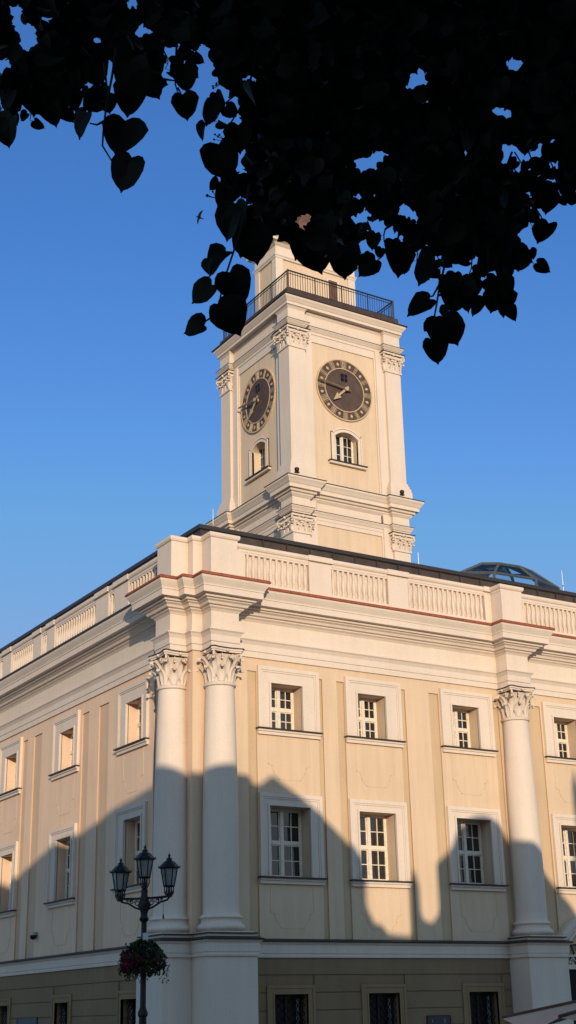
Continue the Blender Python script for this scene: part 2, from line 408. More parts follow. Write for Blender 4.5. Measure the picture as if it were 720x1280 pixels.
# corner solid piers behind break fronts
def pier_block(cx, hw, bd, F):
    par.fbox(F, cx - hw + .003, cx + hw - .003, 13.74, 14.83, -.3, bd + .003)
for c in (.75, C3, C4): pier_block(c, .45, .55, RF)
pier_block(.75, .45, .55, LF)
par.box(.004, .31, .004, .31, 13.74, 14.83)
for F, c0, c1 in ((RF, .312, 1.78), (LF, .312, 1.80), (RF, C3 - .72, C3 + .73), (RF, C4 - .72, C4 + .73)):
    par.fbox(F, c0 + .004, c1, 13.74, 14.83, -.3, -.004 + .0)
par.build('parapet', M['trim'], hall)
def baluster(bm, F, u, o):
    n = 8; prof = [(.075, 13.86), (.075, 13.93), (.045, 13.96), (.05, 13.99), (.085, 14.12), (.09, 14.2), (.07, 14.32), (.042, 14.44), (.038, 14.54), (.055, 14.57), (.045, 14.6), (.07, 14.66), (.075, 14.76)]
    c = F(u, 0, o); bm.lathe([(q * .74, z) for q, z in prof], (c[0], c[1]), n)
for F, pp in ((RF, rp), (LF, lp)):
    for (a, bq), (c, d) in zip(pp, pp[1:]):
        if c - bq < .2 or bq > (17 if F is RF else 21): continue
        fr = MB(); fr.fbox(F, bq, c, 14.70, 14.763, -.12, -.012)
        pan = fr.build('balustrade_panel', M['trim'], hall)
        nb = max(1, round((c - bq) / .205))
        for i in range(nb):
            m = MB(); baluster(m, F, bq + (i + .5) * (c - bq) / nb, -.065); m.build('baluster', M['trim'], pan, smooth=True)

# ---- roof
rf = MB()
rf.sweep([(XE, .55), (.55, .55), (.55, XE)], [(0, 14.8), (0, 15.50), (.05, 15.50), (.05, 15.58), (-.05, 15.62)])
rf.add([(.6, .6, 15.6), (XE, .6, 15.6), (XE, 6, 16.4), (6, 6, 16.4), (XE, 11.5, 15), (11.5, 11.5, 15), (.6, XE, 15.6), (6, XE, 16.4), (11.5, XE, 15)],
       [(0, 1, 2, 3), (3, 2, 4, 5), (0, 3, 7, 6), (3, 5, 8, 7)])
roof = rf.build('roof', M['roof'], hall)
sm = MB()
for i in range(40):
    u = 1.0 + i * .86
    sm.fbox(RF, u, u + .035, 14.9, 15.497, -.56, -.51); sm.fbox(LF, u, u + .035, 14.9, 15.497, -.56, -.51)
sm.sweep([(XE, .55), (.55, .55), (.55, XE)], [(.0, 15.45), (.075, 15.48), (.08, 15.60), (-.03, 15.63)])
sm.build('roof_edge', M['lead'], roof)
# skylight dome of glass
sk = MB(); cx, cy = 21.15, 10.2
rings = [(3.3, 17.2), (2.95, 19.42), (1.5, 20.10), (.0, 20.30)]
SKN = 8
def rp_(r, z, k): a = 2 * PI * (k + .3) / SKN; return (cx + r * math.cos(a), cy + r * math.sin(a) * .4, z)
gl = MB()
for (r0, z0), (r1, z1) in zip(rings, rings[1:]):
    for k in range(SKN): gl.quad(rp_(r0, z0, k), rp_(r0, z0, k + 1), rp_(r1, z1, k + 1), rp_(r1, z1, k))
for k in range(SKN):
    sk.tube([rp_(r, z, k) for r, z in rings[:3]] + [rp_(.02, 20.30, k)], .07, 5)
    for r, z in rings[:3]: sk.tube([rp_(r, z, k), rp_(r, z, k + 1)], .065, 5)
sky_o = sk.build('skylight', M['zinc'], hall); gl.build('skylight_glass', M['skyglass'], sky_o)

# ---- windows
def make_window(F, u0, u1, z0, z1, dep, parent, trim=None, cols=4, rows=(2, 2), curtain=None, arch=0, sill=True, name='window', tm='trim', style=0):
    fr = MB(); pn = MB(); fw = .055; o0, o1 = -dep - .05, -dep + .02
    fr.fbox(F, u0, u0 + fw, z0, z1, o0, o1); fr.fbox(F, u1 - fw, u1, z0, z1, o0, o1)
    fr.fbox(F, u0 + fw, u1 - fw, z0, z0 + fw, o0, o1); fr.fbox(F, u0 + fw, u1 - fw, z1 - fw, z1, o0, o1)
    um = (u0 + u1) / 2; ft = rows[0] / sum(rows); zt = z0 + (z1 - z0) * ft if len(rows) > 1 else None
    fr.fbox(F, um - .055, um + .055, z0 + fw, z1 - fw, o0 - .002, o1 + .03)
    if zt: 
        fr.fbox(F, u0 + fw, um - .055, zt - .045, zt + .045, o0, o1 + .022); fr.fbox(F, um + .055, u1 - fw, zt - .045, zt + .045, o0, o1 + .022)
    secs = [(z0 + fw, zt - .045, rows[0]), (zt + .045, z1 - fw, rows[1])] if zt else [(z0 + fw, z1 - fw, rows[0])]
    for ua, ub in ((u0 + fw, um - .055), (um + .055, u1 - fw)):
        for za, zb, nr in secs:
            # sash
            sw = .03
            fr.fbox(F, ua, ua + sw, za, zb, o0 + .01, o1 - .012); fr.fbox(F, ub - sw, ub, za, zb, o0 + .01, o1 - .012)
            fr.fbox(F, ua + sw, ub - sw, za, za + sw, o0 + .01, o1 - .012); fr.fbox(F, ua + sw, ub - sw, zb - sw, zb, o0 + .01, o1 - .012)
            nc = cols // 2
            for i in range(1, nc):
                uc = ua + (ub - ua) * i / nc; fr.fbox(F, uc - .013, uc + .013, za + sw, zb - sw, o0 + .015, o1 - .018)
            for j in range(1, nr):
                zc = za + (zb - za) * j / nr; fr.fbox(F, ua + sw, ub - sw, zc - .013, zc + .013, o0 + .016, o1 - .017)
            for i in range(nc):
                for j in range(nr):
                    a, b_ = ua + (ub - ua) * i / nc, ua + (ub - ua) * (i + 1) / nc; c, d = za + (zb - za) * j / nr, za + (zb - za) * (j + 1) / nr
                    t1, t2 = random.uniform(-.012, .012), random.uniform(-.006, .006); oc = -dep - .02
                    pn.quad(F(a, c, oc - t1 - t2), F(b_, c, oc + t1 - t2), F(b_, d, oc + t1 + t2), F(a, d, oc - t1 + t2))
    w_ = fr.build(name, M['frame'], parent)
    pn.build('pane', M['glass'], w_)
    if arch:   # curved head filling the corners of the opening
        ah = MB(); n = 12; zs = z1 - arch; R = ((u1 - u0) ** 2 / 4 + arch ** 2) / (2 * arch)
        pts = []
        for i in range(n + 1):
            u = u0 + (u1 - u0) * i / n; z = z1 - R + math.sqrt(max(0, R * R - (u - um) ** 2)); pts.append((u, z))
        for (a, za), (b_, zb) in zip(pts, pts[1:]):
            ah.hexa([F(a, za, -dep + .03), F(b_, zb, -dep + .03), F(b_, zb, .0), F(a, za, .0), F(a, z1 + .01, -dep + .03), F(b_, z1 + .01, -dep + .03), F(b_, z1 + .01, .0), F(a, z1 + .01, .0)])
        ah.build('window_head', M['towerwall'], w_)
    if trim:
        t = MB(); a, b_, zt_, zb_ = trim   # outer rectangle
        def frame(x0, x1, y0, y1, X0, X1, Y1, o):   # inner / outer, open at the foot
            t.fbox(F, X0, x0, y0, Y1, -.02, o); t.fbox(F, x1, X1, y0, Y1, -.02, o); t.fbox(F, x0, x1, y1, Y1, -.02, o)
        e = .012
        frame(u0 - e - .05, u1 + e + .05, zb_, z1 + e + .05, a, b_, zt_, .055)
        frame(u0 - e * 0, u1 + e * 0, zb_, z1, u0 - e - .05, u1 + e + .05, z1 + e + .05, .085)
        ow = .10
        frame(a + ow, b_ - ow, zb_ + .0, zt_ - ow, a - .012, b_ + .012, zt_ + .012, .095)
        frame(a + ow + .05, b_ - ow - .05, zb_, zt_ - ow - .05, a + ow, b_ - ow, zt_ - ow, .075)
        t.build('surround', M[tm], w_)
    if sill:
        a, b_, zt_, zb_ = trim
        s_ = MB(); s_.fbox(F, a - .06, b_ + .06, zb_ - .05, zb_ - .014, -.02, .17); s_.fbox(F, u0, u1, zb_ - .012 + .0, z0 + .002, -dep + .02, .06)
        so_ = s_.build('sill', M['lead'], w_)
        s_ = MB(); s_.fbox(F, a - .02, b_ + .02, zb_ - .20, zb_ - .05, -.02, .075); s_.fbox(F, a - .03, b_ + .03, zb_ - .11, zb_ - .052, -.02, .11); s_.build('sill_moulding', M['trim'], w_)
    return w_
def apron(F, a, b_, z0, z1, bm):   # thin incised outline of a cut-corner panel
    c = .22; m_ = .34; a += m_; b_ -= m_; w2 = .012; o = .008
    pts = [(a, z1), (a, z0 + .42), (a + .12, z0 + .38), (a + .17, z0 + .2), (a + .34, z0), (b_ - .34, z0), (b_ - .17, z0 + .2), (b_ - .12, z0 + .38), (b_, z0 + .42), (b_, z1)]
    for (x0, y0), (x1, y1) in zip(pts, pts[1:]):
        d = Vector((x1 - x0, y1 - y0)).normalized(); n = Vector((-d.y, d.x)) * w2; e = d * w2 * .6
        q = [(x0 - e.x + n.x, y0 - e.y + n.y), (x1 + e.x + n.x, y1 + e.y + n.y), (x1 + e.x - n.x, y1 + e.y - n.y), (x0 - e.x - n.x, y0 - e.y - n.y)]
        bm.hexa([F(u, z, -.01) for u, z in q] + [F(u, z, o) for u, z in q])
ap = MB()
for F, W, lo, up_ in ((RF, RWX, r_lo, r_up), (LF, LWX, l_lo, l_up)):
    for i, ((a, b_), l, u) in enumerate(zip(W, lo, up_)):
        if i > 5: continue
        dp = .46 if F is RF else .34; make_window(F, *l, dp, hall, (a, b_, 7.62, 5.33)); make_window(F, *u, dp, hall, (a, b_, 11.30, 9.50))
        for z0_, z1_ in ((8.05, 9.26), (3.95, 5.08)):
            if F is RF and i == 3 and z0_ < 5: continue
            ap = MB(); apron(F, a, b_, z0_, z1_, ap); ap.build('apron_panel', M['wall'], hall)
# base storey windows with a lattice grille
def base_window(F, a, b_):
    fr = MB(); o = -.30
    for x in (a, b_ - .05): fr.fbox(F, x, x + .05, BS, BT, o - .04, o + .03)
    fr.fbox(F, a + .05, b_ - .05, BT - .05, BT, o - .04, o + .03); fr.fbox(F, a + .05, b_ - .05, BS, BS + .05, o - .04, o + .03)
    fr.fbox(F, (a + b_) / 2 - .025, (a + b_) / 2 + .025, BS + .05, BT - .05, o - .039, o + .025)
    w_ = fr.build('base_window', M['lead'], hall)
    p = MB(); p.quad(F(a, BS, o - .02), F(b_, BS, o - .02), F(b_, BT, o - .02), F(a, BT, o - .02)); p.build('pane', M['darkglass'], w_)
    gr = MB(); n = 8; wd = b_ - a; h = BT - BS; st = wd / 5
    k = -int(h / st) - 1
    while k * st < wd:
        for sgn in (1, -1):
            # diagonal clipped to the opening
            x0 = k * st; t0 = max(0, -x0); t1 = min(h, wd - x0)
            if t1 > t0:
                pa = (x0 + t0, t0); pb = (x0 + t1, t1)
                if sgn < 0: pa = (wd - pa[0], pa[1]); pb = (wd - pb[0], pb[1])
                gr.tube([F(a + pa[0], BS + pa[1], -.16 - .008 * sgn), F(a + pb[0], BS + pb[1], -.16 - .008 * sgn)], .011, 4)
        k += 1
    gr.build('grille', M['iron'], w_)
    tw = MB()
    for q in (0, PI): tw.tube([F(b_ - .2 + .035 * math.cos(z * 19 + q), BS + .06 + z, -.21 + .03 * math.sin(z * 19 + q)) for z in [i * .03 for i in range(int((h - .12) / .03))]], .013, 5)
    tw.build('twisted_bar', M['cam'], w_)
    t = MB()
    e = .03
    for (o_, k0, k1) in ((.03, .0, .24), (.05, .155, .238), (.045, .0, .05)):
        t.fbox(F, a - k1, a - k0, BS - .2, BT + k1, -.05, o_); t.fbox(F, b_ + k0, b_ + k1, BS - .2, BT + k1, -.05, o_); t.fbox(F, a - k0, b_ + k0, BT + k0, BT + k1, -.05, o_)
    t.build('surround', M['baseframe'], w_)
for F, bw in ((RF, r_bw), (LF, l_bw)):
    for a, b_ in bw[:4]: base_window(F, a, b_)

# ---- pedestals and columns
def pedestal(x0, x1, y0, y1):
    p = MB(); p.box(x0, x1, y0, y1, 0, 3.50); p.box(x0 - .05, x1 + .05, y0 - .05, y1 + .05, 0, .45)
    p.build('pedestal', M['trim'], hall)
    q = MB(); q.box(x0 + .03, x1 - .03, y0 + .03, y1 - .02, 3.55, 3.735); po = q.build('pedestal_plinth', M['trim'], hall)
    q = MB(); q.box(x0 - .02, x1 + .02, y0 - .02, y1 - .02, 3.736, 3.765); q.build('lead_cover', M['lead'], po)
pedestal(0.002, 1.49, -PED, .1); pedestal(-PED, .1, .002, 1.49); pedestal(C3 - .78, C3 + .78, -PED, .1); pedestal(C4 - .78, C4 + .78, -PED, .1)

def acanthus(bm, base, nrm, tan, w, h, curl, bend=.0, ribs=True):
    nrm = Vector(nrm).normalized(); tan = Vector(tan).normalized(); upv = Vector((0, 0, 1)); base = Vector(base)
    rows = [(0, .02, .66), (.22, .07, .88), (.45, .12, 1.0), (.68, .22, .92), (.86, .40, .78), (.97, .62, .56), (.95, .80, .40), (.80, .86, .22)]
    vs = []
    for i, (t, o, ww) in enumerate(rows):
        c = base + upv * (t * h) + nrm * (o * curl)
        for j, (k, lift) in enumerate(((-1, -.05), (-.5, .07), (0, .0), (.5, .07), (1, -.05))):
            sc = ww * (1 if (i % 2 == 0 or abs(k) < .9) else .80)
            vs.append(c + tan * (k * sc * w / 2) + nrm * (lift * w * 1.3))
    fs = []
    for i in range(len(rows) - 1):
        for j in range(4): fs.append((i * 5 + j, i * 5 + j + 1, (i + 1) * 5 + j + 1, (i + 1) * 5 + j))
    n = len(rows)
    bm.add(vs, fs)
    # thickness: a back skin
    bm.add([v - nrm * .025 for v in vs], fs)
def volute(bm, c, d, r):
    # spiral scroll in the vertical plane that holds d
    d = Vector(d).normalized(); side = Vector((-d.y, d.x, 0)); c = Vector(c); pts = []; rad = []
    for i in range(20):
        a = -.6 * PI + i / 19 * 3.3 * PI; rr = r * (1 - .75 * i / 19)
        pts.append(c + d * (rr * math.cos(-a + PI)) + Vector((0, 0, rr * math.sin(-a + PI)))); rad.append(.34 * r * (1 - .4 * i / 19))
    bm.tube(pts, rad, 6)
def round_capital(cx, cy, z0, z1, r, parent):
    bm = MB(); h = z1 - z0; zb = z0 + .10
    bm.lathe([(r * .98, z0 - .02), (r * 1.1, z0), (r * 1.13, z0 + .045), (r * 1.05, z0 + .09), (r * .92, z0 + .10), (r * .86, zb + h * .25), (r * .86, zb + h * .45), (r * .92, zb + h * .62), (r * 1.08, zb + h * .74)], (cx, cy), 28)
    for k in range(8):
        for lv in (0, 1):
            a = 2 * PI * (k + .5 * lv) / 8 + PI / 8
            n = Vector((math.cos(a), math.sin(a), 0)); t = Vector((-math.sin(a), math.cos(a), 0))
            acanthus(bm, Vector((cx, cy, zb + (.0 if lv == 0 else h * .20))) + n * r * (.94 if lv == 0 else .90), n, t, r * .74, h * (.42 if lv == 0 else .46), r * (.78 if lv == 0 else .92))
    zt = zb + h * .70
    for k in range(4):
        a = PI / 4 + k * PI / 2; n = Vector((math.cos(a), math.sin(a), 0))
        volute(bm, Vector((cx, cy, zt + .02)) + n * r * 1.34, n, r * .29)
        t = Vector((-n.y, n.x, 0))
        acanthus(bm, Vector((cx, cy, zb + h * .42)) + n * r * 1.0, n, t, r * .42, h * .30, r * .7)
        for sgn in (-1, 1):
            n2 = Vector((math.cos(a + sgn * .42), math.sin(a + sgn * .42), 0))
            volute(bm, Vector((cx, cy, zt - .02)) + n2 * r * 1.16, n2, r * .18)
        a2 = k * PI / 2; n3 = Vector((math.cos(a2), math.sin(a2), 0))
        bm.sphere(Vector((cx, cy, z1 - .07)) + n3 * r * 1.14, r * .11, 8, 6)
    # abacus, concave sides
    def abac(R, zz0, zz1):
        ring = []
        for k in range(4):
            a0 = PI / 4 + k * PI / 2; a1 = a0 + PI / 2
            p0 = Vector((math.cos(a0 + .07), math.sin(a0 + .07))) * R * 1.42; p1 = Vector((math.cos(a1 - .07), math.sin(a1 - .07))) * R * 1.42
            mid = Vector((math.cos((a0 + a1) / 2), math.sin((a0 + a1) / 2)))
            for i in range(7):
                t = i / 6; p = p0.lerp(p1, t) - mid * (.15 * R * (1 - (2 * t - 1) ** 2)); ring.append(p)
        n = len(ring)
        bm_.add([(cx + p.x, cy + p.y, zz0) for p in ring] + [(cx + p.x, cy + p.y, zz1) for p in ring], [tuple(range(n))[::-1], tuple(range(n, 2 * n))] + [(i, (i + 1) % n, n + (i + 1) % n, n + i) for i in range(n)])
    bm_ = bm; abac(r * 1.12, z1 - .12, z1 - .075); abac(r * 1.18, z1 - .07, z1 - .015)
    c = bm.build('capital', M['trim'], parent, smooth=True, angle=50)
    bm_ = MB(); abac(r * 1.24, z1 - .014, z1 + .016); bm_.build('lead_cover', M['lead'], parent)
    return c
def column(cx, cy):
    bm = MB(); r0, r1 = .50, .415; prof = []
    for i in range(25):
        t = i / 24; rr = r0 if t < .3 else r0 - (r0 - r1) * ((t - .3) / .7) ** 1.5
        prof.append((rr, 4.27 + t * (10.44 - 4.27)))
    bm.lathe([(.53, 4.235), (.515, 4.25)] + prof, (cx, cy), 40)
    c = bm.build('column', M['trim'], hall, smooth=True)
    b_ = MB()
    b_.box(cx - .66, cx + .66, cy - .62, cy + .3, 3.766, 3.80) if cy < 0 and cx > 0 else b_.box(cx - .62, cx + .3, cy - .66, cy + .66, 3.766, 3.80)
    tor = [(.57, 3.80)] + [(.56 + .095 * math.sin(PI * i / 10) ** .8, 3.80 + .22 * i / 10) for i in range(1, 10)] + [(.57, 4.02), (.56, 4.03), (.545, 4.06), (.55, 4.11), (.56, 4.125)] + [(.555 + .045 * math.sin(PI * i / 6), 4.125 + .08 * i / 6) for i in range(1, 6)] + [(.56, 4.21), (.53, 4.235)]
    b_.lathe(tor, (cx, cy), 40); b_.build('column_base', M['trim'], c, smooth=True, angle=50)
    round_capital(cx, cy, 10.46, 11.52, .415, c)
column(.745, -.25); column(-.25, .745); column(C3, -.25); column(C4, -.25)
# entablature blocks are hollow sweeps: close them underneath
u_ = MB()
for F, c in ((RF, .745), (LF, .745), (RF, C3), (RF, C4)): u_.fbox(F, c - .40, c + .40, 11.535, 11.60, -.1, .57)
u_.build('entablature_soffit', M['trim'], hall)

# ---- arched portal
pc = ((PORT[0] + PORT[1]) / 2, 2.87)
arc = MB(); n = 28
def arcp(r, a): return pc[0] + r * math.cos(a), pc[1] + r * math.sin(a)
for (r0, r1, o) in ((1.20, 1.57, .20), (1.42, 1.60, .26), (1.20, 1.28, .24)):
    for i in range(n):
        a, b_ = PI * i / n, PI * (i + 1) / n
        q = [arcp(r0, a), arcp(r1, a), arcp(r1, b_), arcp(r0, b_)]
        arc.hexa([RF(u, z, -.42) for u, z in q] + [RF(u, z, o) for u, z in q])
for s_ in (-1, 1):
    x0, x1 = sorted((pc[0] + s_ * 1.20, pc[0] + s_ * 1.58)); arc.fbox(RF, x0, x1, 0, 2.87, -.42, .20); arc.fbox(RF, x0 - .02, x1 + .02, 2.74, 2.87, -.40, .25)
portal = arc.build('portal', M['trim'], hall)
dm = MB(); dm.fbox(RF, pc[0] - 1.2, pc[0] + 1.2, 0, 2.9, -.46, -.40); pass
for s_ in (-1, 1):
    for k in range(3): dm.fbox(RF, pc[0] + s_ * .6 - .42, pc[0] + s_ * .6 + .42, .25 + k * .85, .95 + k * .85, -.40, -.36)
dm.build('door', M['dark'], portal)
fg = MB(); q = [arcp(1.22, PI * i / n) for i in range(n + 1)]; fg.add([RF(u, z, -.40) for u, z in q], [tuple(range(n + 1))]); fg.build('fanlight', M['glass'], portal)
fb = MB()
for i in range(1, 8): fb.tube([RF(pc[0], 2.9, -.36), RF(*arcp(1.2, PI * i / 8), -.36)], .02, 5)
for r in (.5, .85): fb.tube([RF(*arcp(r, PI * i / 16), -.36) for i in range(17)], .018, 5)
fb.fbox(RF, pc[0] - 1.2, pc[0] + 1.2, 2.86, 3.0, -.42, -.30); fb.fbox(RF, pc[0] - 1.2, pc[0] + 1.2, 3.24, 3.30, -.41, -.31)
for i in range(13): fb.tube([RF(pc[0] - 1.15 + i * .19, 3.0, -.35), RF(pc[0] - 1.15 + i * .19 + .1, 3.24, -.35)], .014, 4); fb.tube([RF(pc[0] - 1.15 + i * .19 + .1, 3.0, -.34), RF(pc[0] - 1.15 + i * .19, 3.24, -.34)], .014, 4)
fb.build('fanlight_bars', M['frame'], portal)

# ================================================================== TOWER
TC = (14.15, 14.92); TH = 3.05
tF = lambda u, z, o: (TC[0] + u, TC[1] - TH - o, z)
tL = lambda u, z, o: (TC[0] - TH - o, TC[1] - u, z)
tB = lambda u, z, o: (TC[0] - u, TC[1] + TH + o, z)
tR = lambda u, z, o: (TC[0] + TH + o, TC[1] + u, z)
FACES = (tF, tL, tB, tR)
PW = 2.19   # pilasters reach from PW to TH
ZB, ZL, ZT = 13.0, 23.08, 30.45
tw = MB(); tp = MB(); cp = MB(); tin = MB()
WIN = (-.60, .60, 24.50, 25.95)
for F in FACES:
    hl = [WIN] if F in (tF, tL) else []
    tw.sheet(F, -PW - .05, PW + .05, ZB, ZT, hl, -.26)
    for h in hl: tw.jamb(F, *h, -.26, -.72)
    for s_ in (-1, 1):
        a, b_ = sorted((s_ * 1.76, s_ * 2.22)); tp.fbox(F, a, b_, ZB, 30.43, -.4, -.13)
        a, b_ = sorted((s_ * 1.70, s_ * 1.76)); tp.fbox(F, a, b_, ZB, 30.43, -.4, -.20)
    tp.fbox(F, -1.76, 1.76, 30.05, 30.43, -.4, -.21)
    tp.fbox(F, -1.76, 1.76, 21.35, 21.6, -.4, -.21)
for sx in (-1, 1):
    for sy in (-1, 1):
        def cb(lo, hi, z0, z1, e=0):
            xs = sorted((TC[0] + sx * (TH + e), TC[0] + sx * (PW - e))); ys = sorted((TC[1] + sy * (TH + e), TC[1] + sy * (PW - e)))
            tp.box(xs[0], xs[1], ys[0], ys[1], z0, z1)
        cb(0, 0, ZB, 20.80); cb(0, 0, 20.75, 22.5, -.01); cb(0, 0, 23.9, 29.5); cb(0, 0, 29.45, 30.5, -.01)
        for z0, z1, e in ((23.0, 23.55, .17), (23.55, 23.72, .14), (23.72, 23.86, .09), (23.86, 23.98, .05)): cb(0, 0, z0, z1 - .002, e)
        for z0 in (29.42, 20.70): cb(0, 0, z0, z0 + .09, .05)
tw.build('tower_wall', M['towerwall'], hall)
pil = tp.build('tower_pilaster', M['trim'], hall)
# pilaster capitals
def pil_capital(sx, sy, z0, z1):
    bm = MB(); h = z1 - z0; cxm = TC[0] + sx * (TH + PW) / 2; cym = TC[1] + sy * (TH + PW) / 2; hw = (TH - PW) / 2
    for t, e in ((.55, .02), (.7, .05), (.82, .10)):
        bm.box(cxm - hw - e, cxm + hw + e, cym - hw - e, cym + hw + e, z0 + h * (t - .13), z0 + h * t)
    for nx, ny in ((1, 0), (-1, 0), (0, 1), (0, -1)):
        nv = Vector((nx, ny, 0)); tv = Vector((-ny, nx, 0)); b0 = Vector((cxm, cym, z0)) + nv * hw
        for k in (-1, 0, 1): acanthus(bm, b0 + tv * k * hw * .68, nv, tv, hw * .62, h * .46, .20)
        for k in (-.5, .5): acanthus(bm, b0 + tv * k * hw * .95 + Vector((0, 0, h * .22)), nv, tv, hw * .6, h * .46, .24)
        for k in (-.42, .42): volute(bm, b0 + tv * k * hw + nv * .10 + Vector((0, 0, h * .74)), tv * (1 if k > 0 else -1), .09)
        bm.sphere(b0 + nv * .14 + Vector((0, 0, h * .9)), .08, 8, 6)
    for ax in (-1, 1):
        for ay in (-1, 1):
            d = Vector((ax, ay, 0)).normalized(); cc = Vector((cxm + ax * hw, cym + ay * hw, z0))
            volute(bm, cc + d * .13 + Vector((0, 0, h * .74)), d, .13)
            acanthus(bm, cc + Vector((0, 0, 0)), d, Vector((-d.y, d.x, 0)), .3, h * .5, .22)
            acanthus(bm, cc + Vector((0, 0, h * .35)), d, Vector((-d.y, d.x, 0)), .25, h * .38, .26)
    e = .16; bm.box(cxm - hw - e, cxm + hw + e, cym - hw - e, cym + hw + e, z1 - .11, z1 - .02)
    bm.build('capital', M['trim'], pil, smooth=True, angle=45)
    l = MB(); e = .20; l.box(cxm - hw - e, cxm + hw + e, cym - hw - e, cym + hw + e, z1 - .018, z1 + .012); l.build('lead_cover', M['lead'], pil)
for sx in (-1, 1):
    for sy in (-1, 1): pil_capital(sx, sy, 29.50, 30.40); pil_capital(sx, sy, 20.72, 21.52)
def tloop(bd, e=0):
    # closed loop with the pilasters breaking forward; walked so that the left side faces out
    P = []
    for F in FACES:
        P += [F(u, 0, o) for u, o in ((TH, 0), (PW, 0), (PW, -bd), (-PW, -bd), (-PW, 0))]
    P = [(p[0], p[1]) for p in P]
    return P
def order(P):
    area = sum(P[i][0] * P[(i + 1) % len(P)][1] - P[(i + 1) % len(P)][0] * P[i][1] for i in range(len(P)))
    return P if area < 0 else P[::-1]
sq = lambda h: order([(TC[0] - h, TC[1] - h), (TC[0] - h, TC[1] + h), (TC[0] + h, TC[1] + h), (TC[0] + h, TC[1] - h)])
LP = []
for F in FACES:
    LP += [F(u, 0, o) for u, o in ((-TH, 0), (-PW, 0), (-PW, -.22), (PW, -.22), (PW, 0))]
# faces are listed front, left, back, right: each face runs left->right seen from outside, so go front, right, back, left
def ring(F): return [F(u, 0, o)[:2] for u, o in ((-TH, 0), (-PW, 0), (-PW, -.22), (PW, -.22), (PW, 0))]
LP = order(ring(tF) + ring(tR) + ring(tB) + ring(tL))
tm = MB()
tm.sweep(LP, [(-.2, 30.42), (.04, 30.42), (.04, 30.54), (.07, 30.56), (.11, 30.62), (.17, 30.69), (.17, 30.72), (.02, 30.75), (.02, 31.32), (.05, 31.36), (.09, 31.42), (.13, 31.44), (-.3, 31.47)], True)
tm.build('tower_frieze', M['trim'], hall); tm = MB()
tm.sweep(sq(TH - .30), [(0, 31.36), (.0, 31.46), (.42, 31.47), (.42, 31.60), (.45, 31.62), (.50, 31.70), (.56, 31.78), (.58, 31.86), (-.3, 31.88)], True)
tm.build('tower_cornice', M['trim'], hall); tm = MB()
tm.sweep(LP, [(-.2, 21.54), (.03, 21.54), (.03, 21.66), (.06, 21.68), (.10, 21.76), (.16, 21.84), (.16, 21.87), (.02, 21.90), (.02, 22.30), (.06, 22.34), (.13, 22.42), (.13, 22.47), (.22, 22.50), (.24, 22.58), (.36, 22.60), (.36, 22.76), (.40, 22.80), (.46, 22.90), (.52, 22.98), (.53, 23.05), (-.3, 23.07)], True)
tm.build('ledge_cornice', M['trim'], hall)
tl_ = MB()
tl_.sweep(LP, [(.54, 23.05), (.555, 23.06), (.555, 23.085), (-.2, 23.12)], True)
tl_.build('ledge_sheet', M['lead'], hall); tl_ = MB(); tl_.sweep(LP, [(.17, 30.722), (.19, 30.725), (.19, 30.745), (.03, 30.765)], True); tl_.build('ledge_sheet', M['lead'], hall); tl_ = MB(); tl_.sweep(LP, [(.16, 21.872), (.18, 21.875), (.18, 21.895), (.03, 21.915)], True)
tl_.build('ledge_sheet', M['lead'], hall)
gs = MB(); gs.sweep(sq(TH - .30), [(.62, 31.86), (.64, 31.87), (.64, 31.91), (.33, 31.95), (.33, 32.34), (-3.2, 32.42)], True); gs.build('gallery_floor', M['roof'], hall)
# gallery railing
RH = 2.93; ra = MB(); c4 = [(TC[0] - RH, TC[1] - RH), (TC[0] + RH, TC[1] - RH), (TC[0] + RH, TC[1] + RH), (TC[0] - RH, TC[1] + RH)]
for i in range(4):
    p, q = Vector(c4[i]), Vector(c4[(i + 1) % 4])
    for z, r in ((33.32, .035), (33.18, .018), (32.45, .022)): ra.tube([(p.x, p.y, z), (q.x, q.y, z)], r, 6)
    ra.tube([(p.x, p.y, 32.15), (p.x, p.y, 33.36)], .045, 6)
    N_ = 44
    for k in range(1, N_):
        s_ = p.lerp(q, k / N_); big = k % 11 == 0
        ra.tube([(s_.x, s_.y, 32.2 if big else 32.45), (s_.x, s_.y, 33.32)], .03 if big else .0125, 5)
ra.build('gallery_railing', M['rail'], hall)
# stage above the gallery
X0, X1, Y0, Y1 = 12.0, 16.42, 14.2, 16.0
us = MB(); us.box(X0, X1, Y0, Y1, 32.3, 36.1)
ust = us.build('upper_stage', M['towerwall'], hall)
um_ = MB()
for a, b_ in ((X0 - .06, X0 + .34), (X1 - .34, X1 + .06)): um_.box(a, b_, Y0 - .06, Y0 + .3, 32.3, 35.35); um_.box(a, b_, Y1 - .3, Y1 + .06, 32.3, 35.35)
sqp = order([(X0, Y0), (X0, Y1), (X1, Y1), (X1, Y0)])
um_.sweep(sqp, [(0, 35.32), (.08, 35.34), (.10, 35.42), (.14, 35.46), (.14, 35.50), (.06, 35.54), (.06, 35.98), (.12, 36.02), (.2, 36.10), (.34, 36.14), (.36, 36.26), (.46, 36.34), (.48, 36.44), (-.4, 36.46)], True)
um_.build('stage_moulding', M['trim'], ust)
dd = MB(); dd.box(14.9, 15.42, Y0 - .05, Y0 + .1, 32.35, 34.95); dd.build('hatch_door', M['wood'], ust)
dd = MB(); dd.box(14.80, 14.9, Y0 - .08, Y0 + .1, 32.35, 35.03); dd.box(15.42, 15.52, Y0 - .08, Y0 + .1, 32.35, 35.03); dd.box(14.9, 15.42, Y0 - .08, Y0 + .1, 34.95, 35.03); dd.build('hatch_frame', M['trim'], ust)
hm = MB(); hx, hy = (X0 + X1) / 2, (Y0 + Y1) / 2
